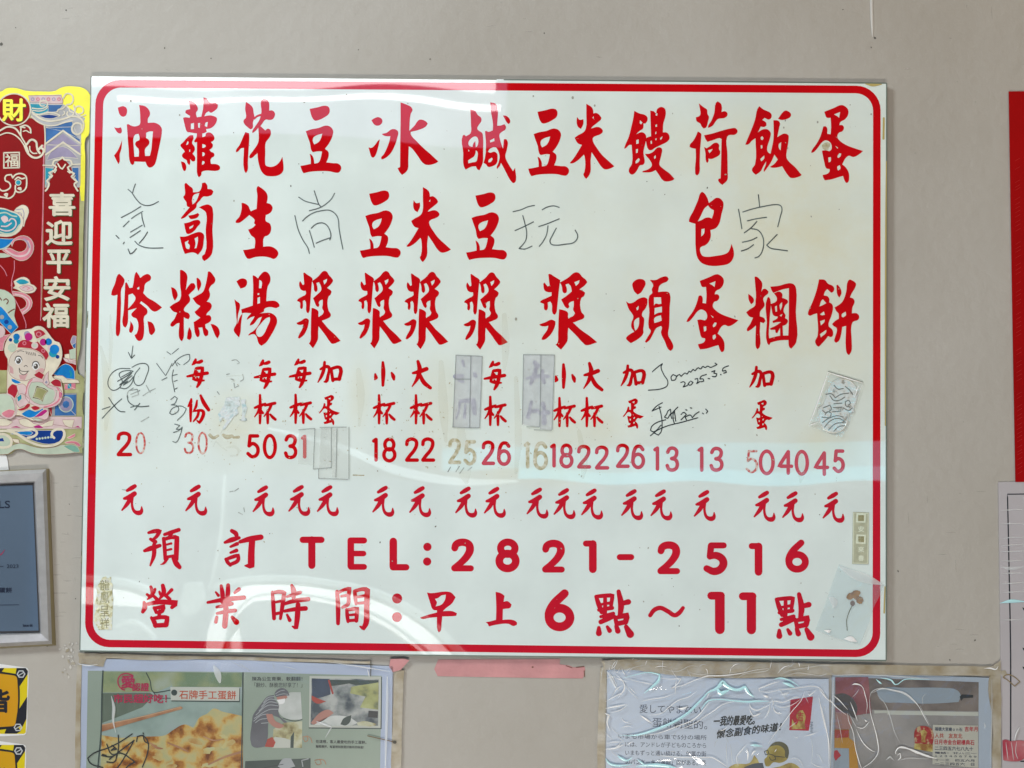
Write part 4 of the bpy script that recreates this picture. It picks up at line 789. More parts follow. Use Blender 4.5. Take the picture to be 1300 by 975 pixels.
# ------------------------------------------------------------------ tape and paint beside the board
PINK = mat("pink_tape", (0.60, 0.265, 0.275), rough=0.45, vary=0.12, vscale=24, bump=0.0005, bscale=150)
c6 = crop(500, 815, 4.643)
s = Sheet(); s.poly([v[:2] for v in c6("262,104 980,100 978,132 1030,138 1060,150 1125,146 1128,165 1115,215 850,212 258,202 238,160 250,130")], PINK, 0.0009, t=0.0008)
tag(s.build("pink_tape_strip"), "long faded pink tape strip torn at its right end under the board", "tape strip", "pink tape under the board")
s = Sheet()
s.line([v for v in c6("1015,140,5 1050,152,5")], mat("torn_edge", (0.20, 0.09, 0.06), .7), 0.0012); s.line(c6("1075,150,5 1120,145,6"), MATS["torn_edge"], 0.0012); s.line(c6("1122,170,5 1124,205,5"), MATS["torn_edge"], 0.0012)
s.poly(ell(*c6([(818, 148)])[0][:2], 1.3, 1.1), MATS["torn_edge"], 0.0012)
s.build("torn_edge", bpy.data.objects["pink_tape_strip"])
s = Sheet(); s.poly([v[:2] for v in c6("-20,100 60,98 92,108 40,165 -8,178 -28,150")], PINK, 0.0062, t=0.0005)
tag(s.build("pink_tape_strip"), "small pink tape scrap at the food poster's top right corner", "tape strip", "pink tape under the board")

# ------------------------------------------------------------------ wall banner far right
BANNER = mat("red_banner_paper", (0.36, 0.001, 0.002), rough=0.6, spec=0.12, vary=0.10, vscale=6)
ban = thing("red_banner", "plain red paper banner at the right edge beside the board", "banner", (1295, 612), h=0.002)
s = Sheet(); s.poly([(1281, 116), (1345, 115), (1352, 611), (1289.5, 612), (1286.5, 450), (1284, 300)], BANNER, 0.003, t=0.002); s.build("paper", ban)
s = Sheet(); TEX = mat("banner_weave", (0.46, 0.010, 0.010), rough=0.35)
for i in range(72):
    y = 200 + i * 5.6 + random.uniform(-1, 1)
    if random.random() < .8: s.line([(1288.5 + (y - 200) * .008, y + 3.5, .5), (1294.5 + (y - 200) * .008, y, .7)], TEX, 0.0031, n=2)
tag(s.build("woven_line", ban), None, None, kind="stuff")

# ------------------------------------------------------------------ framed certificate at the left edge
ALU = mat("brushed_frame", (0.72, 0.72, 0.73), rough=0.3, metal=0.55, vary=0.08, vscale=60)
GOLD_SIDE = mat("frame_side", (0.40, 0.34, 0.19), rough=0.4, metal=0.3)
GLASS_SHEET = mat("certificate_sheet", (0.105, 0.15, 0.215), rough=0.05, vary=0.06, vscale=5)
NAVY = mat("navy_print", (0.008, 0.015, 0.04), rough=0.4)
cert = thing("framed_certificate", "slate blue certificate in a silver frame at the left edge, above the warning stickers", "framed certificate", (20, 819))
def bar(sh, quad_front, hs, m):       # a profile strip: four survey corners, each with its own height
    w3 = [wall_points([q], hh)[0].tolist() for q, hh in zip(quad_front, hs)]
    b = len(sh.v); sh.v += w3; f = [b, b + 1, b + 2, b + 3]
    a, c_, e = (np.array(w3[i]) for i in (0, 1, 2))
    if np.cross(c_ - a, e - a)[1] > 0: f.reverse()
    sh.f.append(f); sh.mi.append(sh._mat(m))
fo = [(-70, 602), (58.6, 595.6), (66, 817.5), (-70, 825)]; fi = [(-55, 618), (42.6, 613), (50.6, 803), (-55, 806)]
fm = [tuple(np.array(a) * .72 + np.array(b) * .28) for a, b in zip(fo, fi)]; fn = [tuple(np.array(a) * .12 + np.array(b) * .88) for a, b in zip(fo, fi)]
s = Sheet()
for i in range(4):
    j = (i + 1) % 4
    bar(s, (fo[i], fo[j], fm[j], fm[i]), (.013, .013, .018, .018), ALU)
    bar(s, (fm[i], fm[j], fn[j], fn[i]), (.018, .018, .0155, .0155), ALU)
    bar(s, (fn[i], fn[j], fi[j], fi[i]), (.0155, .0155, .009, .009), ALU)
s.build("frame", cert)
s = Sheet()
fb = [(-70, 600), (62.4, 594.8), (71, 819.5), (-70, 827)]
for i in range(4):
    j = (i + 1) % 4; bar(s, (fb[i], fb[j], fo[j], fo[i]), (.0005, .0005, .013, .013), GOLD_SIDE)
s.build("frame_side", cert)
s = Sheet(); s.poly(fi, GLASS_SHEET, 0.010); s.build("sheet", cert)
s = Sheet(); DK = mat("frame_gasket", (0.03, 0.03, 0.035), .6)
s.poly([(-50, 614.5), (42.6, 613), (50.6, 803), (-50, 805)], DK, 0.0102, [[(-50, 617.5), (41.2, 616), (49, 800.5), (-50, 802.5)]]); s.build("gasket", cert)
s = Sheet(); s.text("LS", -1.5, 635.8, 12.6, 645, NAVY, 0.0104, 0.02); s.build("lettering", cert)
s = Sheet(); s.text("2023", 8.6, 716.6, 23.4, 721.2, NAVY, 0.0104, 0.01); s.line([(-20, 719.4, .7), (4, 719.2, .7)], NAVY, 0.0104); s.build("year", cert)
s = Sheet(); s.text("蛋餅", -1, 746, 15, 752.4, NAVY, 0.0104, 0.035); s.line([(-20, 768.4, .8), (24, 767.8, .6)], NAVY, 0.0104); s.build("lettering", cert)
s = Sheet(); s.text("Issue 66", 29.2, 792.2, 41.2, 795.6, NAVY, 0.0104, 0.05); s.build("lettering", cert)
s = Sheet(); s.line([(-4, 705.4, 1), (1, 704, 1.6), (6, 698, .6)], mat("crimson_print", (0.30, 0.03, 0.10), .4), 0.0104); s.build("emblem", cert)
s = Sheet(); s.poly(smooth([(-30, 566), (4, 572), (9, 582), (11, 596.5), (-30, 599)]), WHITE, 0.0022, t=0.0015)
tag(s.build("paper_label"), "corner of a rounded white label above the silver framed certificate", "label")

# ------------------------------------------------------------------ warning stickers lower left
YEL = mat("warning_yellow", (0.72, 0.58, 0.005), rough=0.35, vary=0.08); ORG = mat("warning_amber", None, rough=0.35, vscale=3.0, cols=[(0.35, (0.62, 0.40, 0.004)), (0.65, (0.64, 0.27, 0.003))])
BLK = mat("warning_black", (0.012, 0.014, 0.022), rough=0.35); HEX = mat("bolt_print", (0.55, 0.58, 0.60), rough=0.4)
cw = crop(0, 838, 7.117)
def warning(dx, dy, label, k=1.0):
    f = lambda p: [(x + dx, y + dy) for x, y, *_ in cw(p)]
    t = thing("warning_sticker", label, "sticker", (20 + dx, 931 + dy), "yellow and black warning stickers")
    s = Sheet(); s.poly(smooth(f("-700,64 225,66 252,80 258,120 248,400 240,640 228,672 190,680 -700,672"), corner=80), WHITE, 0.0006, t=0.0004); s.build("backing", t)
    s = Sheet(); s.poly(f("-700,70 225,72 248,90 250,150 240,500 232,655 215,667 -700,664"), YEL, 0.0008); s.build("plate", t)
    s = Sheet()
    for p in ("-40,72 40,72 -10,140 -40,140", "150,72 232,72 252,100 248,130 175,240 160,225 160,150 140,130", "245,330 238,530 205,600 150,600 155,470 180,430", "60,612 150,590 190,640 150,664 40,664", "-700,120 -40,120 -40,135 -700,135"):
        s.poly(f(p), BLK, 0.0010)
    s.poly(smooth(f("-700,118 130,122 162,140 172,180 160,560 148,600 115,616 -700,606")), BLK, 0.0012); s.build("stripe", t)
    s = Sheet(); s.poly(smooth(f("-700,136 120,138 148,152 156,185 142,560 130,590 100,598 -700,590")), ORG, 0.0014); s.build("panel", t)
    for cx, cy in ((190, 126), (163, 608)):
        s = Sheet(); hx = [(cx + 40 * math.cos(a), cy + 38 * math.sin(a)) for a in (math.pi / 3 * q for q in range(6))]
        s.poly(f(hx), HEX, 0.0013, [f([(cx + 28 * math.cos(a), cy + 27 * math.sin(a)) for a in (math.pi / 3 * q for q in range(6))])])
        s.line([(*q, 1.1) for q in f([(cx - 20, cy + 12), (cx + 20, cy - 12)])], HEX, 0.00135); s.build("bolt", t)
    s = Sheet(); (a, b), (c_, d) = f([(-90, 268), (84, 470)]); s.text("皆", a, b, c_, d, BLK, 0.0016, 0.035); s.build("lettering", t)
warning(0, 0, "yellow and black warning sticker, the whole upper one under the certificate")
warning(-3.2, 97.6, "yellow and black warning sticker cut by the bottom edge, below another like it")

# ------------------------------------------------------------------ food poster under the board, left
PRINT = mat("poster_print", (0.30, 0.37, 0.31), rough=0.22, vary=0.08, vscale=7); BORDER = mat("poster_border", (0.46, 0.53, 0.68), rough=0.18, vary=0.06, vscale=8)  # border's blue is the sky's reflection in the plastic, painted in
TEAL = mat("poster_table", None, rough=0.22, vscale=9, cols=[(0.35, (0.20, 0.27, 0.24)), (0.5, (0.30, 0.40, 0.37)), (0.65, (0.36, 0.42, 0.44))])
GREEN = mat("poster_leaf_blur", None, rough=0.22, vscale=16, cols=[(0.35, (0.16, 0.24, 0.14)), (0.5, (0.28, 0.33, 0.17)), (0.65, (0.34, 0.40, 0.32))])
CREPE = mat("egg_pancake_print", None, rough=0.25, vscale=42, detail=9, cols=[(0.34, (0.16, 0.045, 0.008)), (0.43, (0.40, 0.17, 0.03)), (0.50, (0.55, 0.36, 0.10)), (0.58, (0.50, 0.44, 0.20)), (0.68, (0.42, 0.42, 0.22))])
CREPE_PALE = mat("pale_crust_print", None, rough=0.25, vscale=40, detail=5, cols=[(0.35, (0.42, 0.22, 0.06)), (0.55, (0.54, 0.47, 0.20)), (0.7, (0.50, 0.50, 0.27))])
WOOD = mat("chopstick_print", None, rough=0.3, vscale=30, cols=[(0.35, (0.30, 0.13, 0.06)), (0.65, (0.46, 0.25, 0.13))])
DKG = mat("dark_green_print", (0.035, 0.06, 0.055), rough=0.3); PRNT_BLK = mat("black_print", (0.02, 0.025, 0.03), rough=0.35)
CRIM = mat("crimson_letters", (0.42, 0.02, 0.075), rough=0.3); ORED = mat("orange_red_letters", (0.48, 0.07, 0.02), rough=0.3)
PLATE = mat("plate_print", (0.52, 0.55, 0.50), rough=0.25); SKIN = mat("skin_print", (0.42, 0.20, 0.16), rough=0.3); DRESS = mat("grey_cloth_print", (0.12, 0.125, 0.145), rough=0.3, vary=.15, vscale=30)
STRIPE = mat("stripe_print", (0.33, 0.36, 0.38), rough=0.3); STEAM = mat("steam_print", None, rough=0.3, vscale=24, cols=[(.35, (.42, .46, .44)), (.65, (.62, .65, .64))])
FOODY = mat("food_print", None, rough=0.3, vscale=60, cols=[(.35, (.18, .14, .05)), (.5, (.42, .40, .22)), (.65, (.52, .54, .40))]); REDP = mat("red_print", (0.40, 0.05, 0.03), .3, vary=.2)
PA, PB, PC = crop(100, 830, 6.19), crop(300, 840, 7.22), crop(385, 840, 7.22)
xy = lambda c, p: [v[:2] for v in c(p)]
def txt(sh, c, body, x0, y0, x1, y1, m, h, bold=0.0, **k):
    (a, b), (e, d) = xy(c, [(x0, y0), (x1, y1)]); sh.text(body, a, b, e, d, m, h, bold, **k)
po = thing("food_poster", "laminated pancake poster with chopsticks and a cook, taped under the board", "poster", (300, 975))
HP = 0.003
s = Sheet(); s.poly([(103.5, 836.5), (300, 837.5), (498.5, 846), (496, 1060), (101, 1060)], BORDER, HP, t=0.002); s.build("sheet", po)
s = Sheet(); s.poly([(111.5, 851.5), (300, 853), (484.5, 858), (481, 1060), (108, 1060)], PRINT, HP + 1e-4); s.build("print", po)
s = Sheet()
s.poly([(130.5, 852.2), (307.5, 854), (305, 1060), (126, 1060)], TEAL, HP + 2e-4)
s.poly(xy(PA, "190,140 700,145 730,250 600,305 560,300 190,305"), GREEN, HP + 3e-4); s.poly(xy(PA, "700,145 1285,150 1280,262 735,258"), GREEN, HP + 3e-4)
s.poly(xy(PA, "185,310 560,305 590,330 500,420 300,500 182,545"), mat("dark_table_print", (0.13, 0.17, 0.13), .25, vary=.2), HP + 3e-4)
s.line([(*q, 1.4) for q in xy(PA, "530,150 560,210 585,300 640,300 720,285")], DKG, HP + 4e-4); s.line([(*q, 1.0) for q in xy(PA, "585,300 620,340 720,350")], DKG, HP + 4.2e-4)
s.build("table_photo", po)
s = Sheet(); s.poly(smooth(xy(PA, "180,640 330,660 480,650 560,650 680,640 740,600 830,555 900,580 950,500 1010,470 1060,430 1130,455 1200,470 1290,490 1290,1250 160,1250")), CREPE, HP + 5e-4)
for k in range(12):
    x, y = random.uniform(500, 1270), random.uniform(560, 900)
    if y < 640 - (x - 680) * .3: continue
    q = ell(x, y, random.uniform(25, 70), random.uniform(10, 26), random.uniform(-35, 20), 11); q = [(a + random.uniform(-9, 9), b + random.uniform(-6, 6)) for a, b in q]
    s.poly(smooth(xy(PA, [(min(a, 1285), b) for a, b in q])), CREPE_PALE, HP + 6e-4 + k * 1e-5)
for p in ("980,650,8 1060,680,12 1140,670,6", "1020,870,12 1150,810,16 1280,770,18", "700,700,10 800,740,16 860,770,8", "560,700,10 620,740,20 660,745,8"): s.line(PA(p), WOOD, HP + 9e-4)
s.build("pancake", po)
s = Sheet(); s.poly(xy(PA, "178,560 500,490 800,413 816,422 810,434 500,520 182,612"), WOOD, HP + 9.5e-4); s.line(PA("182,560,7 500,494,7 800,418,5"), mat("light_wood_print", (.55, .34, .2), .3), HP + 9.8e-4); s.build("chopstick", po)
s = Sheet(); s.line([(*q, 1.7) for q in xy(PA, "190,135 182,300 176,600 150,900 140,1100")], DKG, HP + 0.001); s.line([(*q, 1.6) for q in xy(PA, "1290,150 1284,600 1276,1000")], DKG, HP + 0.001); s.build("fold", po)
s = Sheet(); s.poly(xy(PA, "724,268 1268,272 1266,380 728,374"), DKG, HP + 9e-4); s.poly(xy(PA, "720,260 1262,264 1260,370 724,366"), PLATE, HP + 0.001)
s.poly(xy(PA, ell(750, 305, 24, 24)), DKG, HP + 0.0011); s.build("name_plate", po)
s = Sheet(); txt(s, PA, "石牌手工蛋餅", 790, 286, 1236, 356, ORED, HP + 0.0012, 0.012, slope=.01); s.build("lettering", po)
s = Sheet(); txt(s, PA, "認證", 420, 230, 552, 292, CRIM, HP + 0.0012, 0.03); s.build("lettering", po)
s = Sheet(); txt(s, PA, "市民超好吃！", 275, 318, 690, 386, CRIM, HP + 0.0012, 0.035); s.build("lettering", po)
s = Sheet(); s.line([(*q, 1.6) for q in xy(PA, "425,170 370,155 318,180 308,230 335,275 360,285")], CRIM, HP + 0.0012)
txt(s, PA, "愛", 335, 172, 440, 270, CRIM, HP + 0.00125, 0.03); s.build("round_mark", po)
s = Sheet()
for i, p in enumerate(("420,630 330,690 230,740 120,780 70,820 90,860 190,895", "310,640 312,740 290,840", "435,680 330,760 240,830", "220,710 260,790 330,780 440,850", "455,690 460,650 505,645 545,700 540,780 500,890", "505,640 520,690 550,705", "430,690 330,860 300,900", "440,850 390,880 370,900", "180,800 250,810 300,790 280,850 220,850", "260,720 300,750 250,760 280,740", "185,790 215,800", "505,622 508,628")):
    s.line([(*q, 1.5) for q in xy(PA, p)], INK, HP + 0.0014 + i * 2.5e-5)
s.build("signature", po)
s = Sheet(); txt(s, PB, "陳為公生育樂．軟翻翻！", 146, 138, 605, 176, PRNT_BLK, HP + 4e-4, 0.012); s.build("headline", po)
s = Sheet(); txt(s, PB, "「翻炒、酥脆您好享了！」", 165, 192, 605, 236, PRNT_BLK, HP + 4e-4, 0.0); s.build("headline", po)
s = Sheet()
s.poly(smooth(xy(PB, "380,400 470,290 590,280 604,530 470,525 400,480")), STEAM, HP + 3e-4)
s.poly(xy(PB, "340,620 440,560 604,545 602,790 330,792"), FOODY, HP + 4e-4); s.poly(xy(PB, "350,690 440,700 500,720 495,790 330,790"), PLATE, HP + 4.5e-4)
s.poly(xy(PB, "262,780 275,715 330,690 360,740 340,785"), REDP, HP + 5e-4); s.poly(xy(PB, "498,690 530,640 525,790 495,790"), DKG, HP + 5e-4); s.line([(*q, .9) for q in xy(PB, "430,520 540,545 605,528")], DKG, HP + 5.5e-4)
s.poly(smooth(xy(PB, "145,540 220,570 290,590 287,700 260,780 165,786 138,762")), DRESS, HP + 6e-4)
s.poly(smooth(xy(PB, "345,305 285,320 240,370 195,430 150,500 147,560 200,590 290,600 300,520 330,490 400,520 440,560 470,555 400,500 385,460 390,400 350,340")), DRESS, HP + 7e-4)
for p in ("345,320 290,330 250,375", "370,350 300,345 232,410", "380,380 300,370 210,450", "385,405 290,400 180,490", "385,435 300,440 165,520", "290,480 230,490 160,545", "290,520 220,530 175,560", "290,560 230,565"): s.line([(*q, 1.0) for q in xy(PB, p)], STRIPE, HP + 8e-4)
s.poly(smooth(xy(PB, "272,480 330,480 355,540 420,575 440,590 400,612 350,600 295,550")), SKIN, HP + 9e-4)
s.poly(smooth(xy(PB, "365,315 450,305 470,325 440,350 380,360")), SKIN, HP + 9e-4); s.poly(smooth(xy(PB, "370,350 448,338 440,378 395,392")), WHITE, HP + 1e-3)
s.poly(smooth(xy(PB, "350,300 375,258 425,242 470,268 488,310 440,312 365,325")), DRESS, HP + 1.1e-3)
for p in ("360,295 400,270 440,262", "365,312 430,295 475,300"): s.line([(*q, .8) for q in xy(PB, p)], STRIPE, HP + 1.15e-3)
s.build("cook_photo", po)
s = Sheet(); s.line([(*q, 1.0) for q in xy(PB, "610,690 650,685 655,720 630,735 612,700")], WOOD, HP + 5e-4); s.line([(*q, 1.0) for q in xy(PB, "645,680 680,700 695,742")], WOOD, HP + 5e-4)
s.line([(*q, 1.0) for q in xy(PC, "105,905 150,900 165,935 130,945 110,920")], WOOD, HP + 5e-4); s.line([(*q, 1.0) for q in xy(PC, "150,895 190,905 208,940")], WOOD, HP + 5e-4); s.build("curl_ornament", po)
s = Sheet(); s.poly(xy(PB, "82,912 680,885 684,1300 60,1300"), DKG, HP + 4e-4); s.poly(smooth(xy(PB, "430,890 500,886 540,960 430,985 380,960")), STRIPE, HP + 5e-4); s.line([(*q, 1.3) for q in xy(PB, "660,890 600,905 610,960")], STRIPE, HP + 5e-4); s.line([(*q, .8) for q in xy(PB, "250,975 350,955 430,940")], PRNT_BLK, HP + 5e-4); s.build("dark_photo", po)
s = Sheet(); s.poly(xy(PC, "60,140 722,140 718,618 50,612"), DKG, HP + 3e-4); s.poly(xy(PC, "58,132 714,136 708,608 52,602"), PLATE, HP + 4e-4)
s.poly(xy(PC, "76,152 694,160 686,588 66,578"), mat("kitchen_photo_print", None, .25, vscale=36, detail=6, cols=[(.35, (.06, .08, .10)), (.48, (.25, .28, .28)), (.6, (.45, .47, .46))]), HP + 5e-4)
s.poly(smooth(xy(PC, "80,155 240,158 250,300 150,330 80,330")), mat("navy_cloth_print", (.03, .05, .09), .3, vary=.3, vscale=40), HP + 6e-4)
s.poly(smooth(xy(PC, "520,420 570,320 430,290 440,230 690,190 688,440")), mat("lettuce_print", None, .3, vscale=50, cols=[(.35, (.14, .17, .09)), (.5, (.34, .36, .14)), (.65, (.42, .45, .2))]), HP + 6e-4)
s.poly(smooth(xy(PC, "76,310 140,340 210,365 130,385 80,350")), REDP, HP + 7e-4); s.poly(smooth(xy(PC, "70,560 150,470 230,440 280,470 180,540 90,578")), SKIN, HP + 7e-4)
s.line([(*q, 2.4) for q in xy(PC, "235,175 255,240 270,290")], REDP, HP + 7e-4); s.poly(xy(PC, "598,450 686,455 682,516 594,510"), PRNT_BLK, HP + 7e-4)
s.poly(smooth(xy(PC, "100,578 250,500 420,510 500,560 440,584")), STEAM, HP + 7e-4); s.poly(smooth(xy(PC, "340,575 370,520 440,490 430,550 390,584")), DKG, HP + 8e-4); s.poly(smooth(xy(PC, "490,560 560,545 670,570 660,584 500,584")), FOODY, HP + 8e-4)
s.poly(xy(PC, "190,165 690,170 688,210 480,215 420,200 330,215 200,230"), DKG, HP + 5.5e-4)
s.build("kitchen_photo", po)
s = Sheet(); txt(s, PC, "在這裡，客人最愛吃的手工蛋餅。", 115, 716, 578, 746, PRNT_BLK, HP + 4e-4, 0.02, slope=.02); txt(s, PC, "麵糊攪拌，每當想到就是好幾年的味道！", 115, 764, 555, 790, PRNT_BLK, HP + 4e-4, 0.02, slope=.02); s.build("caption", po)
s = Sheet(); s.poly([(103, 836.4), (499, 846), (497, 1060), (100.5, 1060)], FILM_FLAT, HP + 0.0032); s.build("plastic_sleeve", po)
s = Sheet()
for i, (c_, p, m) in enumerate(((PC, "180,-5,4 420,30,9 620,60,8 800,98,4", SOFT_GLINT), (PC, "330,20,3 560,55,5 800,88,4", CREASE_GLINT), (PC, "590,70,8 605,140,9", CREASE_GLINT), (PA, "-5,78,6 60,92,7 150,84,5", CREASE_GLINT), (PA, "1200,60,3 1290,110,4", SOFT_GLINT), (PB, "20,10,4 90,60,5 140,90,2", SOFT_GLINT), (PB, "330,5,3 350,70,4", SOFT_GLINT),
                                 (PB, "420,40,3 500,60,6 570,85,3", SOFT_GLINT), (PA, "255,330,10 275,420,26 270,520,18 290,620,8", SOFT_GLINT), (PC, "770,130,30 768,400,28 760,700,26 752,990,26", SOFT_GLINT), (PA, "1060,90,30 1090,150,50 1110,230,40", SOFT_GLINT), (PC, "120,550,30 260,600,16 200,700,10", SOFT_GLINT))):
    s.line(c_(p), m, HP + 0.0034 + i * 3e-5, ridge=0.0012)
s.build("sleeve_crease_glint", po)
s = Sheet(); s.line([(*q, 1.2) for q in xy(PC, "590,680 700,705 850,740")], mat("brown_thread", (.16, .10, .05), .6), HP + 0.0036); s.poly(xy(PC, ell(838, 738, 18, 14)), SPECK, HP + .0037); s.line([(*q, 1.1) for q in xy(PC, "620,-10 618,130")], SPECK, HP + 0.0036); s.build("thread", po)

def tan_strip(pts, label, h=0.0045, t=0.0008):
    s = Sheet(); base = smooth(pts, True, 5, 70); rng = np.random.RandomState(len(pts) + int(pts[0][0]))
    base = base + rng.normal(0, .35, base.shape); s.poly(base, TAN, h, t=t)
    return tag(s.build("yellowed_tape_strip"), label, "tape strip", "yellowed tape round the papers")
tan_strip([(501, 852), (513, 851), (511, 900), (509, 985), (496, 985), (499, 900)], "crusty yellowed tape down the right side of the pancake poster")
tan_strip([(99, 829), (135, 830), (200, 832), (310, 834), (420, 838), (470, 840), (470, 843), (380, 840.5), (250, 837), (180, 838), (135, 835.5), (131, 846), (101, 843)], "brown tape crust between the board's lower left edge and the pancake poster")
tan_strip([(97, 845), (103.5, 844), (101, 985), (95, 985)], "thin tan tape line down the left side of the pancake poster")
s = Sheet()
for k in range(40):
    x, y = random.choice([(random.gauss(86, 6), random.gauss(824, 5)), (random.gauss(90, 8), random.gauss(846, 8))])
    q = ell(x, y, random.uniform(.8, 2.6), random.uniform(.6, 1.8), random.uniform(0, 180), 8); q = [(a + random.uniform(-.4, .4), b + random.uniform(-.4, .4)) for a, b in q]
    s.poly(q, random.choice([PAINT, TAN, PAINT]), 0.0008 + k * 2e-5, t=0.0006)
tag(s.build("peeling_paint"), "flaky patch of glue and paint between the certificate and the pancake poster", "peeling paint", kind="stuff")

# ------------------------------------------------------------------ Japanese page in a crumpled clear sleeve, under the board right
RA, RB, RC, RD = crop(760, 835, 6.964), crop(890, 835, 6.965), crop(1040, 840, 7.22), crop(1140, 840, 7.225)
PAGE = mat("page_paper", (0.56, 0.64, 0.76), rough=0.25, vary=0.05, vscale=6); TXT = mat("page_ink", (0.03, 0.045, 0.085), rough=0.4)
pg = thing("magazine_page", "Japanese magazine page with a red stamp in crumpled clear film under the board", "page", (910, 975))
s = Sheet(); s.poly([(771, 846), (900, 861), (1052, 862), (1055, 1060), (768, 1060)], PAGE, 0.003, t=0.002); s.build("paper", pg)
s = Sheet(); txt(s, RA, "愛してやまない", 362, 412, 905, 488, TXT, 0.0031, 0.0, slope=.02); s.build("headline", pg)
s = Sheet(); txt(s, RA, "蛋餅朝聖的。", 475, 528, 960, 612, TXT, 0.0031, 0.0, slope=.05); s.build("headline", pg)
for (t_, x0, y0, x1, y1) in (("いまも市場から車で5分の場所", 175, 672, 955, 716), ("には、アンドレが子どものころから", 235, 742, 950, 788), ("いまもずっと通い続ける、付属の街", 235, 816, 950, 862), ("のパンケーキ「蛋餅」店がある。長", 240, 896, 950, 944), ("年、この街の人々に愛されてきた味", 238, 975, 950, 1020)):
    s = Sheet(); txt(s, RA, t_, x0, y0, x1, y1, TXT, 0.0031, 0.004, slope=.015); s.build("text_line", pg)
s = Sheet(); txt(s, RB, "一我的最愛吃。", 105, 520, 470, 605, INK, 0.0032, 0.03, slope=-.04, shear=.2); s.build("handwritten_line", pg)
s = Sheet(); txt(s, RB, "懷念副食的味道！", 132, 640, 700, 715, INK, 0.0032, 0.03, slope=-.12, shear=.2); s.build("handwritten_line", pg)
RSTAMP = mat("red_stamp_print", (0.42, 0.012, 0.03), .3, vary=.1); GFIG = mat("gold_figure_print", None, .3, vscale=90, cols=[(.35, (.30, .14, .03)), (.55, (.50, .42, .12)), (.7, (.58, .56, .34))])
s = Sheet(); s.poly(xy(RB, "790,372 990,342 968,560 952,646 780,640"), RSTAMP, 0.0031); s.build("stamp", pg)
s = Sheet(); s.poly(smooth(xy(RB, "870,470 900,465 925,520 915,580 925,630 800,632 805,540 840,600 860,560 840,520")), GFIG, 0.0032); txt(s, RB, "吉", 855, 480, 905, 560, RSTAMP, .0033, .01); s.build("stamp_figure", pg)
s = Sheet(); txt(s, RB, "郵便切手", 968, 560, 990, 664, TXT, 0.0031, 0.0); s.build("text_line", pg)
OLIVE = mat("golden_face_print", None, .3, vscale=24, cols=[(.35, (.20, .15, .025)), (.5, (.36, .29, .06)), (.65, (.40, .36, .11))]); ROBE = mat("yellow_robe_print", None, .3, vscale=50, cols=[(.35, (.25, .18, .05)), (.6, (.50, .42, .13)), (.7, (.56, .52, .3))])
s = Sheet()
s.poly(smooth(xy(RB, "240,975 300,940 430,930 470,860 500,900 520,940 560,990 700,960 800,930 900,1000 980,1150 980,1500 200,1500 200,1020")), ROBE, 0.0031)
s.poly(smooth(xy(RB, "380,970 470,935 545,930 560,1000 540,1100 420,1100")), mat("dark_robe_print", (.07, .085, .11), .3), 0.00315)
s.poly(smooth(xy(RB, "595,800 640,755 700,745 755,775 776,840 760,900 700,930 640,925 600,960 570,960 560,900 585,870 575,830")), OLIVE, 0.0032)
s.poly(smooth(xy(RB, "600,790 640,752 700,742 760,775 778,840 765,890 745,880 740,820 700,780 650,775")), mat("cap_print", (.10, .10, .055), .3, vary=.2), 0.0033)
for p in ("560,830 590,815 600,850 570,860 560,830", "600,850 650,870 660,900 620,905 605,880", "650,870 740,880"): s.line([(*q, .9) for q in xy(RB, p)], PRNT_BLK, 0.0034)
s.build("golden_portrait", pg)
s = Sheet(); s.poly(smooth([(768, 838), (800, 842), (860, 840), (960, 843), (1050, 846), (1060, 858), (1057, 1060), (764, 1060), (767, 940)], corner=50), FILM, 0.0068); s.build("plastic_film", pg)
CYAN_GLINT = mat("bluish_crease_glint", (0.56, 0.90, 0.97), rough=0.14, spec=0.9, vary=0.05)  # bluish film highlights painted as ridges
s = Sheet()
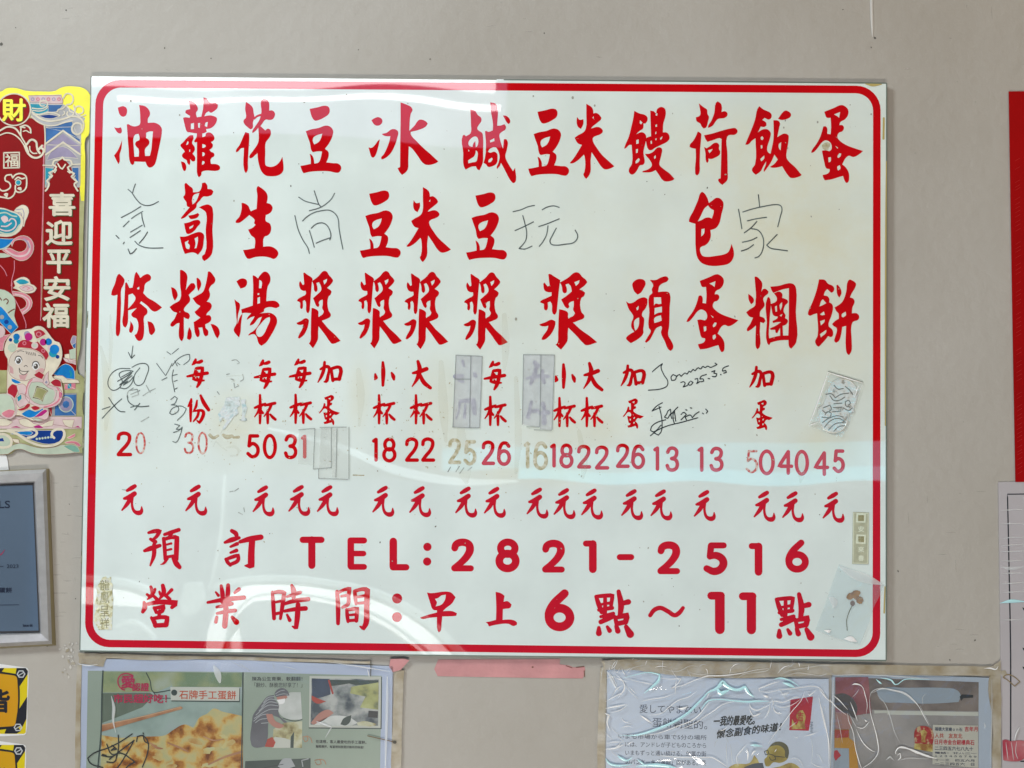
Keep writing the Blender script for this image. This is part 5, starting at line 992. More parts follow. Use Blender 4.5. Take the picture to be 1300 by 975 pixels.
cr = [(RA, "220,180,6 330,150,8 440,130,10 540,150,14 530,200,26 470,260,24 400,315,12", CYAN_GLINT), (RA, "150,150,8 200,190,10 230,250,12 200,320,10 170,355,6", CREASE_GLINT), (RA, "230,180,5 320,205,5 440,230,8 490,240,5", CREASE_GLINT), (RA, "540,180,8 640,190,8 730,185,10 690,240,8 640,272,8 760,240,10 860,195,12 970,165,12", CREASE_GLINT),
      (RA, "170,685,4 280,690,12 380,675,20 520,630,24 680,560,24 800,480,26 880,400,28 975,300,24", CYAN_GLINT), (RA, "370,690,6 520,670,9 700,605,11 850,540,14 975,400,16", CREASE_GLINT), (RA, "720,635,5 850,580,9 975,500,9", CREASE_GLINT), (RA, "375,385,6 480,365,9 580,350,9 685,310,5", CREASE_GLINT), (RA, "440,510,6 560,490,9 620,440,9 700,380,9 800,345,9 870,295,5", CREASE_GLINT),
      (RA, "365,510,8 420,545,26 470,580,8", CREASE_GLINT), (RA, "700,450,10 745,450,30 790,430,6", CREASE_GLINT), (RA, "60,450,10 160,430,18 250,415,10", CREASE_GLINT), (RA, "100,490,6 200,460,8 260,415,6", CREASE_GLINT), (RA, "230,240,8 290,310,14 350,365,8", SOFT_GLINT), (RA, "270,260,6 330,320,8", CREASE_GLINT), (RA, "60,390,6 150,340,10 220,300,8 240,250,5", CREASE_GLINT),
      (RA, "70,120,16 100,160,30 150,260,26 180,290,12", SOFT_GLINT), (RA, "80,380,5 140,300,8 160,200,8 120,140,5", SOFT_GLINT), (RA, "55,490,14 90,510,30 75,570,16 100,650,10", CREASE_GLINT), (RA, "70,760,5 150,745,9 220,750,5", CREASE_GLINT), (RA, "60,810,8 150,800,18 225,768,9", CREASE_GLINT), (RA, "60,890,14 100,940,22 200,955,18 300,940,8", CYAN_GLINT), (RA, "165,865,8 200,890,24 250,910,18 300,880,9", CYAN_GLINT), (RA, "520,865,6 700,880,11 975,885,12", CREASE_GLINT), (RA, "330,960,16 480,950,34 640,965,26 700,985,10", CYAN_GLINT), (RA, "340,900,8 380,930,18 420,960,10", CYAN_GLINT), (RA, "60,170,4 80,420,5 62,640,6 60,960,5", SOFT_GLINT),
      (RA, "180,140,5 300,90,7 420,60,5", SOFT_GLINT), (RA, "560,100,5 700,120,8 820,70,6 880,80,4", SOFT_GLINT), (RA, "500,85,6 540,75,10 600,80,6", CREASE_GLINT), (RA, "800,130,6 900,150,8 975,140,5", SOFT_GLINT),
      (RB, "0,175,14 60,160,16 150,160,14 270,150,12 370,135,10 480,110,8 600,95,6", CREASE_GLINT), (RB, "330,175,10 370,150,8 480,130,8 590,110,10 600,95,6", SOFT_GLINT), (RB, "0,380,16 60,310,22 140,270,30 190,215,40 240,260,34 320,285,26 390,260,34 420,310,36 470,350,22", CYAN_GLINT), (RB, "140,270,30 170,320,40 250,285,26", CYAN_GLINT), (RB, "0,460,14 60,385,16 150,370,10 280,380,12 400,390,18 500,385,22 600,385,10", CYAN_GLINT), (RB, "0,535,8 100,480,10 190,415,10 300,385,8", CREASE_GLINT),
      (RB, "430,400,8 440,440,12 490,465,10 560,440,10 610,415,8", CREASE_GLINT), (RB, "600,400,8 650,385,12 720,395,10 790,370,8 850,350,8 880,360,5", CREASE_GLINT), (RB, "650,420,8 720,440,8 800,420,8 890,360,6", CREASE_GLINT), (RB, "520,300,10 510,275,10 560,255,12 640,225,12 700,210,8", CREASE_GLINT), (RB, "520,300,8 600,305,9 700,285,9 800,275,10 900,262,10 980,252,9 1050,270,12 1110,355,12", CREASE_GLINT), (RB, "640,190,8 700,180,14 780,200,14 870,255,8", CYAN_GLINT), (RB, "720,220,14 780,240,30 830,265,16", CYAN_GLINT), (RB, "700,330,8 750,320,40 780,310,10", SOFT_GLINT), (RB, "550,335,14 580,345,26 600,350,6", CREASE_GLINT),
      (RB, "640,430,8 650,470,12 690,495,12 720,490,6", CREASE_GLINT), (RB, "610,400,10 600,470,26 560,540,16", SOFT_GLINT), (RB, "620,350,6 640,400,14 620,440,6", SOFT_GLINT), (RB, "470,515,5 500,505,16 530,490,5", CREASE_GLINT), (RB, "595,760,6 640,690,8 720,590,9 800,480,9 890,370,9 915,300,8", CREASE_GLINT), (RB, "945,320,8 960,335,12 1015,290,10", CREASE_GLINT), (RB, "1040,330,8 1060,450,10 1090,580,10 1130,740,10 1135,900,8", CREASE_GLINT), (RB, "430,775,8 480,775,22 545,785,6", CYAN_GLINT), (RB, "445,865,10 470,830,20 490,825,6", CREASE_GLINT), (RB, "405,800,6 415,850,20 410,910,8", CREASE_GLINT), (RB, "330,960,10 315,880,20 350,830,24 400,770,10", SOFT_GLINT), (RB, "225,740,6 225,850,10 235,980,8", SOFT_GLINT), (RB, "258,765,6 270,850,10 280,960,8", SOFT_GLINT), (RB, "0,880,8 100,885,12 180,930,12 230,965,8", CREASE_GLINT), (RB, "770,910,8 830,890,12 890,930,10 905,990,6", SOFT_GLINT), (RB, "970,680,5 985,800,7 975,950,5", SOFT_GLINT),
      (RB, "690,150,6 800,110,9 930,90,9 1100,65,8 1180,75,5", SOFT_GLINT), (RB, "690,60,5 695,140,7", SOFT_GLINT), (RB, "750,160,6 850,135,10 950,145,8 1060,160,10 1115,140,20", SOFT_GLINT)]
for i, (c_, p, m) in enumerate(cr): s.line(c_(p), m, 0.007 + i * 2.2e-5, n=5, ridge=0.0010, thin=.95 if m is CYAN_GLINT else .68)
rr = np.random.RandomState(11)
for k in range(70):                                        # fine secondary creases, bright with painted glints
    x, y = rr.choice([rr.uniform(772, 1050), rr.normal(780, 8), rr.uniform(772, 1050)]), rr.choice([rr.uniform(846, 975), rr.normal(848, 5)])
    a, l = rr.choice([-.5, .3, 1.2, -.9]) + rr.normal(0, .3), rr.uniform(5, 22); b_ = rr.uniform(-4, 4)
    s.line([(x, y, .3), (x + l * .5 * math.cos(a), y + l * .5 * math.sin(a) + b_, rr.uniform(.5, 1.2)), (x + l * math.cos(a), y + l * math.sin(a), .3)], [CREASE_GLINT, SOFT_GLINT][k % 2], 0.0066 + k * 2e-6, n=3, ridge=.0006)
s.build("film_crease_glint", pg)
tan_strip([(764, 838.5), (800, 837), (860, 839), (960, 841), (1080, 843), (1180, 845), (1268, 846), (1268, 857), (1180, 858), (1060, 857), (960, 861), (860, 858), (800, 851), (766, 850)], "wide yellowed tape along the top of the magazine page and the shop photo", 0.0056, 0.0006)
tan_strip([(762, 848), (770, 846), (768, 985), (758, 985), (760, 900)], "tan tape down the left side of the magazine page", 0.0035)

# ------------------------------------------------------------------ shop photo in its sleeve
ph = thing("shop_photo", "photo of a shop interior with a red wall calendar, in a clear sleeve lower right", "photo", (1150, 975))
PB_W = mat("photo_border", (0.42, 0.50, 0.60), .25, vary=.05); GREYW = mat("photo_wall_print", None, .25, vscale=14, cols=[(.35, (.25, .25, .245)), (.65, (.36, .35, .345))]); BRN = mat("photo_beam_print", None, .25, vscale=22, cols=[(.35, (.12, .105, .10)), (.65, (.24, .21, .19))])
LAMPP = mat("photo_lamp_print", (.30, .37, .44), .25, vary=.06); RSIGN = mat("photo_red_print", None, .25, vscale=26, cols=[(.35, (.20, .07, .08)), (.65, (.33, .14, .15))])
s = Sheet(); s.poly(xy(RC, "118,120 700,112 1580,150 1578,1500 100,1500"), PB_W, 0.003, t=0.002); s.build("paper", ph)
s = Sheet()
s.poly([(1060, 859), (1242.5, 866), (1242, 1060), (1057, 1060)], GREYW, 0.0031)
s.poly([(1100, 861), (1242.5, 866), (1242, 903), (1100, 901)], BRN, 0.0032); s.poly([(1110, 902), (1242, 904), (1242, 909), (1110, 907)], PLATE, 0.0033); s.build("interior", ph)
s = Sheet(); s.poly(smooth(xy(RD, "-200,265 -160,245 100,240 400,240 540,260 575,310 555,370 300,385 0,375 -150,360")), LAMPP, 0.0034); s.poly(xy(RD, "565,320 590,300 690,305 690,330 600,335 580,360"), PRNT_BLK, .0034); s.build("ceiling_light", ph)
s = Sheet(); s.poly(xy(RC, "148,145 450,140 480,470 300,500 148,480"), RSIGN, 0.0035); s.poly(smooth(xy(RC, "148,300 220,290 300,330 350,420 330,520 240,480 148,400")), mat("photo_head_print", (.09, .085, .085), .3, vary=.3), .0036); s.poly(smooth(xy(RC, "150,460 260,480 300,560 280,620 148,615")), mat("photo_skin_print", (.34, .20, .18), .3), .0037); s.build("passer_by", ph)
s = Sheet(); s.poly(xy(RC, "142,620 275,622 275,700 330,740 360,980 360,1400 130,1400"), mat("photo_yellow_print", (.46, .24, .03), .3, vary=.12), .0038); s.poly(xy(RC, "142,625 272,625 270,695 142,700"), REDP, .0039); s.poly(xy(RC, "138,790 272,795 285,1400 130,1400"), LAMPP, .004); s.poly(smooth(xy(RC, "140,815 165,810 200,860 150,910 135,870")), RSTAMP, .0041); s.build("notice", ph)
s = Sheet(); s.poly(xy(RC, "400,480 620,470 700,760 560,1300 400,1300 520,820"), GREYW, .0037); s.build("column", ph)
CREAM = mat("calendar_print", (.50, .51, .45), .3); RCAL = mat("calendar_red_print", None, .3, vscale=140, cols=[(.40, (.33, .02, .02)), (.52, (.40, .05, .04)), (.6, (.48, .38, .22))])
s = Sheet(); s.poly(xy(RD, "320,578 735,586 735,975 316,940"), CREAM, .0042); s.build("calendar", ph)
s = Sheet(); s.poly(smooth(xy(RD, "152,640 180,600 240,590 300,610 322,640 320,750 315,760 155,750")), RCAL, .0043); s.poly(xy(RD, "152,750 320,757 318,830 148,800"), GFIG, .0043); s.poly(smooth(xy(RD, "205,640 240,620 265,650 250,700 255,740 215,740 215,690")), GFIG, .0044); s.build("calendar_picture", ph)
RT, DT = REDP, TXT
for i, (t_, y, hgt, m, x1) in enumerate((("福德大宮廟ｏｎ石", 600, 34, DT, 590), ("人共　友友北", 655, 44, REDP, 590), ("日月寺金合銀樓典石", 712, 46, RSTAMP, 700), ("二三四五六七八九十", 775, 36, DT, 690), ("電話：廿八二一", 826, 18, DT, 720), ("１２３４５６７８９", 856, 16, DT, 720), ("十一三　四五六月", 890, 22, DT, 700), ("一二三四五六　日", 922, 26, DT, 700))):
    s = Sheet(); txt(s, RD, t_, 338, y, x1, y + hgt, m, .0044, .02, slope=.02); s.build("calendar_line", ph)
s = Sheet(); txt(s, RD, "吉年月", 612, 596, 730, 640, RSTAMP, .0044, .02); s.build("calendar_line", ph)
s = Sheet(); s.poly(xy(RC, "112,112 700,104 1595,146 1590,1500 95,1500"), FILM, .0065); s.build("plastic_sleeve", ph)
s = Sheet()
for i, (c_, p, m) in enumerate(((RC, "125,125,16 400,120,14 700,135,14 1010,155,16", SOFT_GLINT), (RC, "128,140,22 125,400,22 110,700,20 100,980,20", SOFT_GLINT), (RC, "520,160,10 560,195,22 575,205,6", CYAN_GLINT), (RC, "560,150,10 660,170,26 700,210,14 780,165,12 900,160,12 1010,165,10", CYAN_GLINT), (RC, "300,215,8 325,205,24 390,225,9 420,300,9 440,400,9 430,480,5", CREASE_GLINT), (RC, "300,330,5 340,290,9 365,250,5", SOFT_GLINT),
        (RC, "460,340,8 480,280,12 560,245,14 680,265,20 780,290,34 870,360,30 920,420,14", SOFT_GLINT), (RC, "480,290,5 570,250,8 680,260,8 800,300,10 890,380,10 930,440,8", CREASE_GLINT), (RC, "920,420,8 960,500,9 1010,590,6", CREASE_GLINT), (RC, "460,340,9 470,470,10 500,580,10 530,700,12 540,830,12 490,910,10 400,975,12", CREASE_GLINT), (RC, "530,300,6 600,380,10 650,500,10 690,640,10 740,745,6", SOFT_GLINT), (RC, "285,370,6 310,430,12 350,540,9", CREASE_GLINT),
        (RC, "130,310,8 180,350,14 260,440,8", CREASE_GLINT), (RC, "95,345,8 150,410,12 250,490,8", CREASE_GLINT), (RC, "260,470,8 270,540,9 310,640,9 330,780,9 370,930,12 390,985,8", CREASE_GLINT), (RC, "270,470,6 330,580,9 340,600,5", SOFT_GLINT), (RC, "345,600,8 400,610,10 460,550,8", CREASE_GLINT), (RC, "340,620,8 400,740,12 480,815,12 515,828,6", CREASE_GLINT), (RC, "160,480,6 190,610,9 215,750,6", SOFT_GLINT), (RC, "415,530,8 430,545,20 440,550,5", CREASE_GLINT),
        (RC, "705,850,10 700,830,14 740,785,18 820,800,18 900,840,14 1010,860,10", CREASE_GLINT), (RC, "720,905,8 745,880,14 740,840,10 715,860,8", CREASE_GLINT), (RC, "730,905,8 820,885,10 920,890,9 1010,890,10", SOFT_GLINT), (RD, "0,790,8 100,800,16 200,840,26 280,870,26 360,890,8", CREASE_GLINT), (RC, "610,905,6 650,870,24 690,910,6", SOFT_GLINT), (RC, "0,250,10 60,330,12 150,400,5", CREASE_GLINT), (RC, "-5,330,8 40,500,10 80,700,10 90,960,9", CREASE_GLINT),
        (RD, "200,400,8 250,500,9 300,590,6", SOFT_GLINT), (RD, "230,400,5 225,330,8 260,290,5", SOFT_GLINT), (RD, "790,560,8 800,590,16 795,615,6", SOFT_GLINT), (RD, "860,170,6 862,420,9 855,700,9 850,970,9", SOFT_GLINT), (RD, "790,60,8 850,60,22 900,70,16 920,40,6", CREASE_GLINT))):
    s.line(c_(p), m, .0067 + i * 2.4e-5, n=5, ridge=0.0010, thin=.70)
s.build("sleeve_crease_glint", ph)
tan_strip([(1258, 850), (1270, 838), (1271, 900), (1270, 985), (1259, 985), (1260, 920)], "vertical yellowed tape between the shop photo and the white notice")

# ------------------------------------------------------------------ ruled notice at the right edge
NOTE = mat("notice_paper", (0.50, 0.475, 0.50), .4, vary=.04, vscale=7); DRED = mat("clear_red_ribbon", None, .25, vscale=28, cols=[(.35, (.42, .06, .09)), (.6, (.52, .18, .20)), (.7, (.55, .33, .33))])
no = thing("ruled_notice", "pale lilac notice with a black ruled line at the right edge below the banner", "notice", (1295, 975))
s = Sheet(); s.poly([(1267.5, 612), (1360, 610), (1365, 1060), (1273, 1060), (1270, 800)], NOTE, 0.0022, t=0.0015); s.build("paper", no)
s = Sheet(); s.line([(1360, 626.5, 1.2), (1279, 627.4, 1.4), (1279.3, 640, 1.5), (1281, 720, 1.6), (1283, 830, 1.7), (1283, 941, 1.8)], BLK, 0.0024, n=3)
s.line([(1296, 966.5, 1.6), (1360, 967, 1.6)], BLK, 0.0024); s.build("ruled_line", no)
s = Sheet()
for y in (771, 822, 846): s.poly(smooth([(1298, y), (1303, y + 2), (1303, y + 6), (1299, y + 3)]), BLK, 0.0024)
s.build("lettering", no)
s = Sheet()
for i, y in enumerate((648, 666, 684, 692, 700, 712, 720, 729, 740, 751, 765, 788)):
    s.line([(1269, y + random.uniform(-1, 1), .8), (1283, y + random.uniform(-2, 2), 1.6 if y not in (765, 720) else 4.5), (1304, y - 1, 1.2)], CYAN_GLINT if y == 765 else SOFT_GLINT, 0.0028 + i * 2e-5, ridge=.0009)
s.build("film_fold_glint", no)
s = Sheet(); s.poly(smooth(xy(RD, "930,85 985,78 1000,110 960,140")), TAN, .0034); s.line([(*q, 1.3) for q in xy(RD, "965,140 1000,118 1060,135 1120,185 1070,225 1000,165 965,145")], mat("brown_tape_edge", (.28, .21, .11), .5), .0035); s.build("tape_scrap", no)
rb = thing("red_ribbon", "bunched translucent red ribbon hanging on the ruled notice at the right edge", "ribbon", (1288, 965))
s = Sheet(); s.poly(smooth(xy(RD, "960,725 985,715 1040,730 1110,722 1180,730 1240,740 1240,800 1130,905 1040,915 968,905 962,800")), DRED, .0036, t=.001); s.build("ribbon_piece", rb)
s = Sheet()
for p in ("990,740 1000,820 1010,900", "1040,735 1050,810 1060,905", "1090,730 1080,830 1100,895"): s.line([(*q, 1.2) for q in xy(RD, p)], SOFT_GLINT, .0038, ridge=.0015)
s.line([(*q, 1.9) for q in xy(RD, "1070,725 1085,660 1115,600")], WHITE, .004, ridge=.002); s.build("ribbon_fold", rb)

# ------------------------------------------------------------------ paper New Year hanging, left edge
oa, ob, oc, od, oe, of = (crop(0, y, 10.484) for y in (100, 185, 270, 340, 410, 490))
HR = mat("festive_red", (0.27, 0.001, 0.002), .5, spec=.12, vary=.12, vscale=12); FOIL = mat("yellow_foil_and_glare", (0.86, 0.80, 0.035), .3, metal=.15, vary=.10, vscale=40)  # one foil: yellow holds its painted glare, pale gold its duller part
FOIL_PALE = mat("gold_foil_no_glare", None, .3, metal=.2, vscale=26, cols=[(.35, (.36, .35, .15)), (.6, (.50, .50, .24)), (.7, (.62, .60, .36))]); CRM = mat("cream_print", (0.72, 0.66, 0.52), .4, spec=.15, vary=.10, vscale=60)
LIL = mat("lilac_print", (.33, .29, .42), .35, spec=.15, vary=.15, vscale=40); GRYL = mat("silver_lilac_print", (.40, .40, .40), .3, spec=.15, metal=.2, vary=.15, vscale=40); BLU = mat("blue_print", (.045, .15, .38), .35, spec=.15, vary=.25, vscale=60); DBLU = mat("royal_blue_print", (.008, .045, .24), .35, spec=.15, vary=.2, vscale=50)
TEA = mat("teal_print", (.02, .30, .42), .35, spec=.15, vary=.25, vscale=70); PKP = mat("pink_print", (.66, .22, .28), .35, spec=.15, vary=.15, vscale=60); PALEP = mat("pale_pink_print", (.68, .52, .52), .35, spec=.15, vary=.10, vscale=60); MAG = mat("magenta_print", (.45, .02, .20), .35, spec=.15); ORB = mat("bright_blue_print", (.01, .20, .55), .3, spec=.15, vary=.2, vscale=50)
MINT = mat("mint_print", (.50, .58, .46), .35, spec=.15, vary=.10, vscale=50); DGRN = mat("shadow_green_print", (.06, .075, .02), .4, spec=.15); FLESH = mat("doll_skin_print", (.66, .58, .50), .4, spec=.15, vary=.06, vscale=50); BLUSH = mat("blush_print", (.62, .36, .36), .4, spec=.15, vary=.12, vscale=40); LASH = mat("eye_print", (.10, .085, .075), .4, spec=.15)
LINE_ = mat("pink_brown_outline_print", (.36, .16, .15), .45, spec=.15)
hg = thing("new_year_hanging", "red and gold paper New Year hanging with a smiling child, clouds and lucky characters", "hanging decoration", (50, 577), h=0.003)
H0 = 0.004
outline = [(-30, 117), (2, 116), (8, 112.2), (20, 111.8), (33, 115.2), (50, 116), (70, 115.4), (76, 112), (82, 110), (95, 109.8), (106, 112), (113, 118), (115.6, 127), (114, 137), (113.6, 160), (112.6, 171), (108.6, 176), (108.3, 200), (107.4, 250), (106.2, 280), (105, 340), (104, 400), (102, 440), (99, 474), (105, 478), (108, 490), (106, 498), (105.5, 525), (108.5, 532), (106, 552), (107.5, 560), (106, 573), (102, 575.5), (95, 573), (91, 571), (82, 575), (60, 577.5), (45, 576), (34, 571.5), (20, 571.5), (13, 576.5), (0, 577.5), (-30, 577)]
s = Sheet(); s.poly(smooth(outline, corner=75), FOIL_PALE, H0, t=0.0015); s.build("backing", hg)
s = Sheet(); s.poly(smooth([(-30, 117), (2, 116), (8, 112.2), (20, 111.8), (33, 115.2), (50, 116), (70, 115.4), (76, 112), (82, 110), (95, 109.8), (106, 112), (113, 118), (115.6, 127), (114, 137), (113.6, 160), (112.6, 171), (108.6, 176), (108.3, 200), (107.6, 240), (107, 255), (103, 255), (101.5, 240), (102, 180), (102, 160), (70, 140), (-30, 135)], corner=75), FOIL, H0 + 1e-4); s.build("glare_edging", hg)  # glare along the foil's top, painted as a yellow strip
def T(sh, c_, p, m, h, sm=True, holes=()):
    q = xy(c_, p); q = smooth(q) if sm else np.array(q); sh.poly(q, m, H0 + h, [smooth(xy(c_, k)) for k in holes])
    nm = m.name; ext = (q.max(0) - q.min(0)).min()
    if ext > 2.2 and nm not in ("festive_red", "cream_print", "pale_pink_print", "mint_print", "silver_lilac_print", "doll_skin_print", "blush_print"):
        sh.line([(*v, .55) for v in q[::2]], CRM, H0 + h + 2.2e-5, n=1, closed=True)
    elif ext > 2.5 and nm in ("mint_print", "pale_pink_print", "doll_skin_print", "cream_print"):
        sh.line([(*v, .5) for v in q[::2]], LINE_, H0 + h + 2.2e-5, n=1, closed=True)
def LN(sh, c_, p, m, h, w_): sh.line([(*q, w_) for q in xy(c_, p)], m, H0 + h)
s = Sheet(); s.poly([(-30, 150), (56.5, 150), (56.5, 200), (55, 260), (53, 330), (52, 400), (60, 425), (75, 438), (80, 460), (80, 470), (-30, 470)], HR, H0 + 2e-4); s.poly([(57, 185), (102, 185), (101, 250), (100, 330), (98, 400), (97, 470), (80, 480), (52, 480), (53, 400)], HR, H0 + 1.5e-4)
s.build("red_panel", hg)
s = Sheet(); s.poly([(37, 121), (78, 120), (80, 132), (108, 150), (104, 160), (103, 168), (102, 235), (101, 238), (57, 238), (57.5, 172), (57, 160), (40, 150)], GRYL, H0 + 3e-4)
T(s, oa, "380,330 640,340 640,430 520,470 440,440", TEA, 4e-4); T(s, oa, "640,345 840,345 790,410 740,440 640,440", BLU, 4e-4); T(s, oa, "520,490 660,475 780,495 720,525 600,525", DBLU, 4.5e-4)
T(s, oa, "610,650 950,560 980,640 960,720 1060,800 1060,870 840,700 610,850", BLU, 4e-4, False); T(s, oa, "610,880 840,730 1062,890 1062,1000 840,870 610,1000", LIL, 5e-4, False); T(s, ob, "600,130 840,0 1062,140 1062,250 600,250", GRYL, 4.2e-4, False); T(s, ob, "690,60 840,10 960,80 1040,170 820,150 620,200", LIL, 4.8e-4)
T(s, ob, "605,640 640,520 690,400 715,300 770,215 830,170 890,215 950,300 975,400 1010,500 1035,640", HR, 5.6e-4); T(s, ob, "600,290 720,300 700,360 640,440 600,560", TEA, 5e-4); T(s, ob, "960,290 1050,290 1050,500 990,420 960,360", BLU, 5e-4); s.build("pattern_panel", hg)
s = Sheet()
T(s, oa, "375,225 810,222 840,300 830,330 640,330 500,310 400,310", PALEP, 5e-4)
for i in range(6): s.poly(ell(*xy(oa, [(435 + i * 70, 272)])[0], 2.4, 2.4), [LIL, PKP][i % 2], H0 + 6e-4, [ell(*xy(oa, [(435 + i * 70, 272)])[0], 1.1, 1.1)])
s.build("bead_strip", hg)
s = Sheet(); g = s
for i, (c_, p, w_) in enumerate(((oa, "430,390 500,400 580,390 630,350 620,300 570,290 530,320 545,360 590,360", 1.5), (oa, "440,420 520,430 600,410 640,370", 1.3), (oa, "440,480 560,470 640,450 740,460 800,490 780,500", 1.5), (oa, "430,450 520,520 620,560 720,560 860,530 960,500 1060,520 1110,580 1100,680 1040,740 970,710 960,640 1010,590 1080,610 1085,660", 2.2), (oa, "420,500 500,570 620,620 740,620 860,580 960,560", 1.8),
        (oa, "760,440 780,410 830,400 880,355 920,400 930,430 980,450 970,480 920,500 890,470 900,440", 1.7), (oa, "850,430 860,460 830,490", 1.3), (oa, "840,260 880,200 950,210 975,270 950,330 890,345", 1.9), (oa, "1000,420 1010,380 1060,365 1105,400 1100,450 1050,470", 1.8), (oa, "980,350 1000,440 1060,500 1140,480", 1.4),
        (oa, "600,870 840,690", 2.2), (oa, "838,690 1070,860", 2.2), (oa, "610,1010 840,845", 2.2), (oa, "838,845 1070,1010", 2.2), (ob, "575,260 690,265", 1.6), (ob, "960,250 1065,245", 1.6),
        (oa, "590,620 600,740 598,975", 1.6), (oa, "330,650 280,640 280,760 330,850 380,975", 1.8), (oa, "270,640 340,620 400,660 410,720", 2.0), (oa, "310,700 345,690 390,715", 1.4), (oa, "350,880 420,810 480,840 490,900 500,960 560,890", 2.6), (ob, "330,10 380,110 460,160 540,140 580,60 540,20 500,60 530,100", 2.6), (ob, "395,10 400,60 440,100 490,100", 1.6), (oa, "0,690 100,640 200,660 280,760", 2.2), (oa, "0,750 90,720 180,740 260,800 330,900", 1.6),
        (ob, "605,600 630,570 650,500 620,470 660,430 690,390 650,360 720,330 750,280 700,250 720,200 800,180 830,150 860,185 940,200 960,250 900,290 930,340 990,370 950,410 980,440 1030,480 990,510 1010,560 1035,600", 2.2), (ob, "770,240 800,290 830,310 870,250", 1.8), (ob, "700,330 730,360 750,320", 1.4), (ob, "900,340 930,365 960,340", 1.4), (ob, "650,400 680,430 700,400", 1.2), (ob, "950,410 975,425 1000,400", 1.2))):
    s.line([(*q, w_) for q in xy(c_, p)], CRM, H0 + 8e-4 + i * 2.5e-5)
s.build("scroll_outline", hg)
s = Sheet(); LN(s, oc, "585,-900 570,0 555,500 548,930", PKP, 5e-4, 1.4); LN(s, od, "548,200 545,500 540,700", PKP, 5.2e-4, .9); LN(s, oc, "190,640 190,760 160,880 150,975", PKP, 5.4e-4, 1.0); LN(s, od, "160,200 160,320 230,480 300,620 345,750 345,800", PKP, 5.6e-4, 1.0); LN(s, oc, "0,700 60,770 90,840", PKP, 5.8e-4, 1.0); s.build("thread_line", hg)
# medallion with the wealth character
s = Sheet(); cx, cy = xy(oa, [(185, 410)])[0]
s.poly(ell(cx, cy, 22, 21, 0, 40), CRM, H0 + 9e-4, [ell(cx, cy, 20.2, 19.4, 0, 40)]); s.poly(ell(cx, cy, 20, 19.3, 0, 40), HR, H0 + 9e-4); s.build("medallion", hg)
s = Sheet(); (a, b), (e, d_) = xy(oa, [(36, 288), (346, 572)]); s.text("財", a, b, e, d_, DGRN, H0 + .0010, .03); (a, b), (e, d_) = xy(oa, [(30, 270), (335, 560)]); s.text("財", a, b, e, d_, FOIL, H0 + .0012, .032); s.build("wealth_character", bpy.data.objects["medallion"])
s = Sheet()
T(s, ob, "42,85 265,80 265,300 42,305", CRM, 9e-4, False, ["60,103 248,98 248,284 60,288"]); (a, b), (e, d_) = xy(ob, [(68, 110), (242, 278)]); s.text("福", a, b, e, d_, CRM, H0 + .0010, .015); s.build("luck_seal", hg)
for tx, c_, x0, y0, x1, y1 in (("喜", ob, 655, 628, 995, 928), ("迎", oc, 615, 105, 958, 425), ("平", oc, 622, 500, 945, 800), ("安", od, 590, 120, 928, 432), ("福", od, 572, 475, 912, 790)):
    s = Sheet(); (a, b), (e, d_) = xy(c_, [(x0 + 14, y0 + 14), (x1 + 14, y1 + 14)]); s.text(tx, a, b, e, d_, DGRN, H0 + 9e-4, .025)
    (a, b), (e, d_) = xy(c_, [(x0, y0), (x1, y1)]); s.text(tx, a, b, e, d_, CRM, H0 + .0011, .03); s.build("greeting_character", hg)
# curl, clouds, ribbons
s = Sheet()
for i, p in enumerate(("-20,560 30,600 110,580 140,540 120,490 70,460 80,400 150,385 170,430 200,390 270,370 340,400 355,470 335,580 260,620 210,600 205,530", "0,680 60,690 120,700 180,660 205,600", "200,450 240,420 290,440 330,430", "70,640 100,640 90,680 60,650", "250,560 275,560 280,590 240,570")): LN(s, ob, p, CRM, 9e-4 + i * 2e-5, 1.9)
s.poly(ell(*xy(ob, [(243, 490)])[0], 4.0, 4.0), CRM, H0 + .00105); s.poly(ell(*xy(ob, [(243, 490)])[0], 2.9, 2.9), TEA, H0 + .0011); s.build("curl_ornament", hg)
s = Sheet()
T(s, ob, "190,860 260,800 310,785 370,820 385,890 340,1000 320,1080 200,1000", CRM, 9e-4)
for i, p in enumerate(("220,850 300,840 320,900 310,980", "240,890 280,900 285,960")): LN(s, ob, p, LIL, .001 + i * 2e-5, .9)
T(s, oc, "-30,-70 60,-60 140,-30 230,0 300,60 310,150 260,250 150,315 20,320 -30,310", CRM, .00105); T(s, oc, "-30,-50 60,-45 150,-10 230,20 275,80 270,160 200,250 100,280 -30,280", TEA, .0012)
for i, p in enumerate(("-20,210 60,240 150,230 210,170 200,100 150,80 120,110", "-20,10 80,0 160,40 220,50", "20,180 90,180 150,140", "-20,250 80,280 180,260 260,160")): LN(s, oc, p, [PALEP, MINT][i % 2], .0013 + i * 2e-5, 1.7)
s.poly(smooth(xy(oc, "10,70 50,40 100,60 110,110 60,140 30,110")), PALEP, H0 + .0014); T(s, oc, "-30,340 120,350 200,345 120,440 50,490 -30,480", ORB, .0010); LN(s, oc, "-20,490 60,470 140,410 200,350", MINT, .00102, 1.4)
s.build("cloud", hg)
s = Sheet()
T(s, oc, "30,500 120,470 170,490 250,525 330,500 360,430 320,370 240,360 190,380 160,450 150,400 220,330 320,305 410,350 450,440 430,540 360,620 270,640 180,600", PKP, .0011); LN(s, oc, "80,500 170,560 270,580 360,550 400,460 370,380", PALEP, .0012, 2.2); LN(s, oc, "320,350 370,400 390,460", LIL, .00123, 1.8); T(s, oc, "-30,540 60,540 150,580 60,600 -30,600", MINT, .00112)
T(s, od, "165,310 300,330 390,380 430,460 400,550 310,620 265,560 340,520 350,450 290,390 180,370", PKP, .0011); LN(s, od, "200,350 320,380 390,450 370,540 310,590", PALEP, .0012, 1.8); s.build("ribbon", hg)
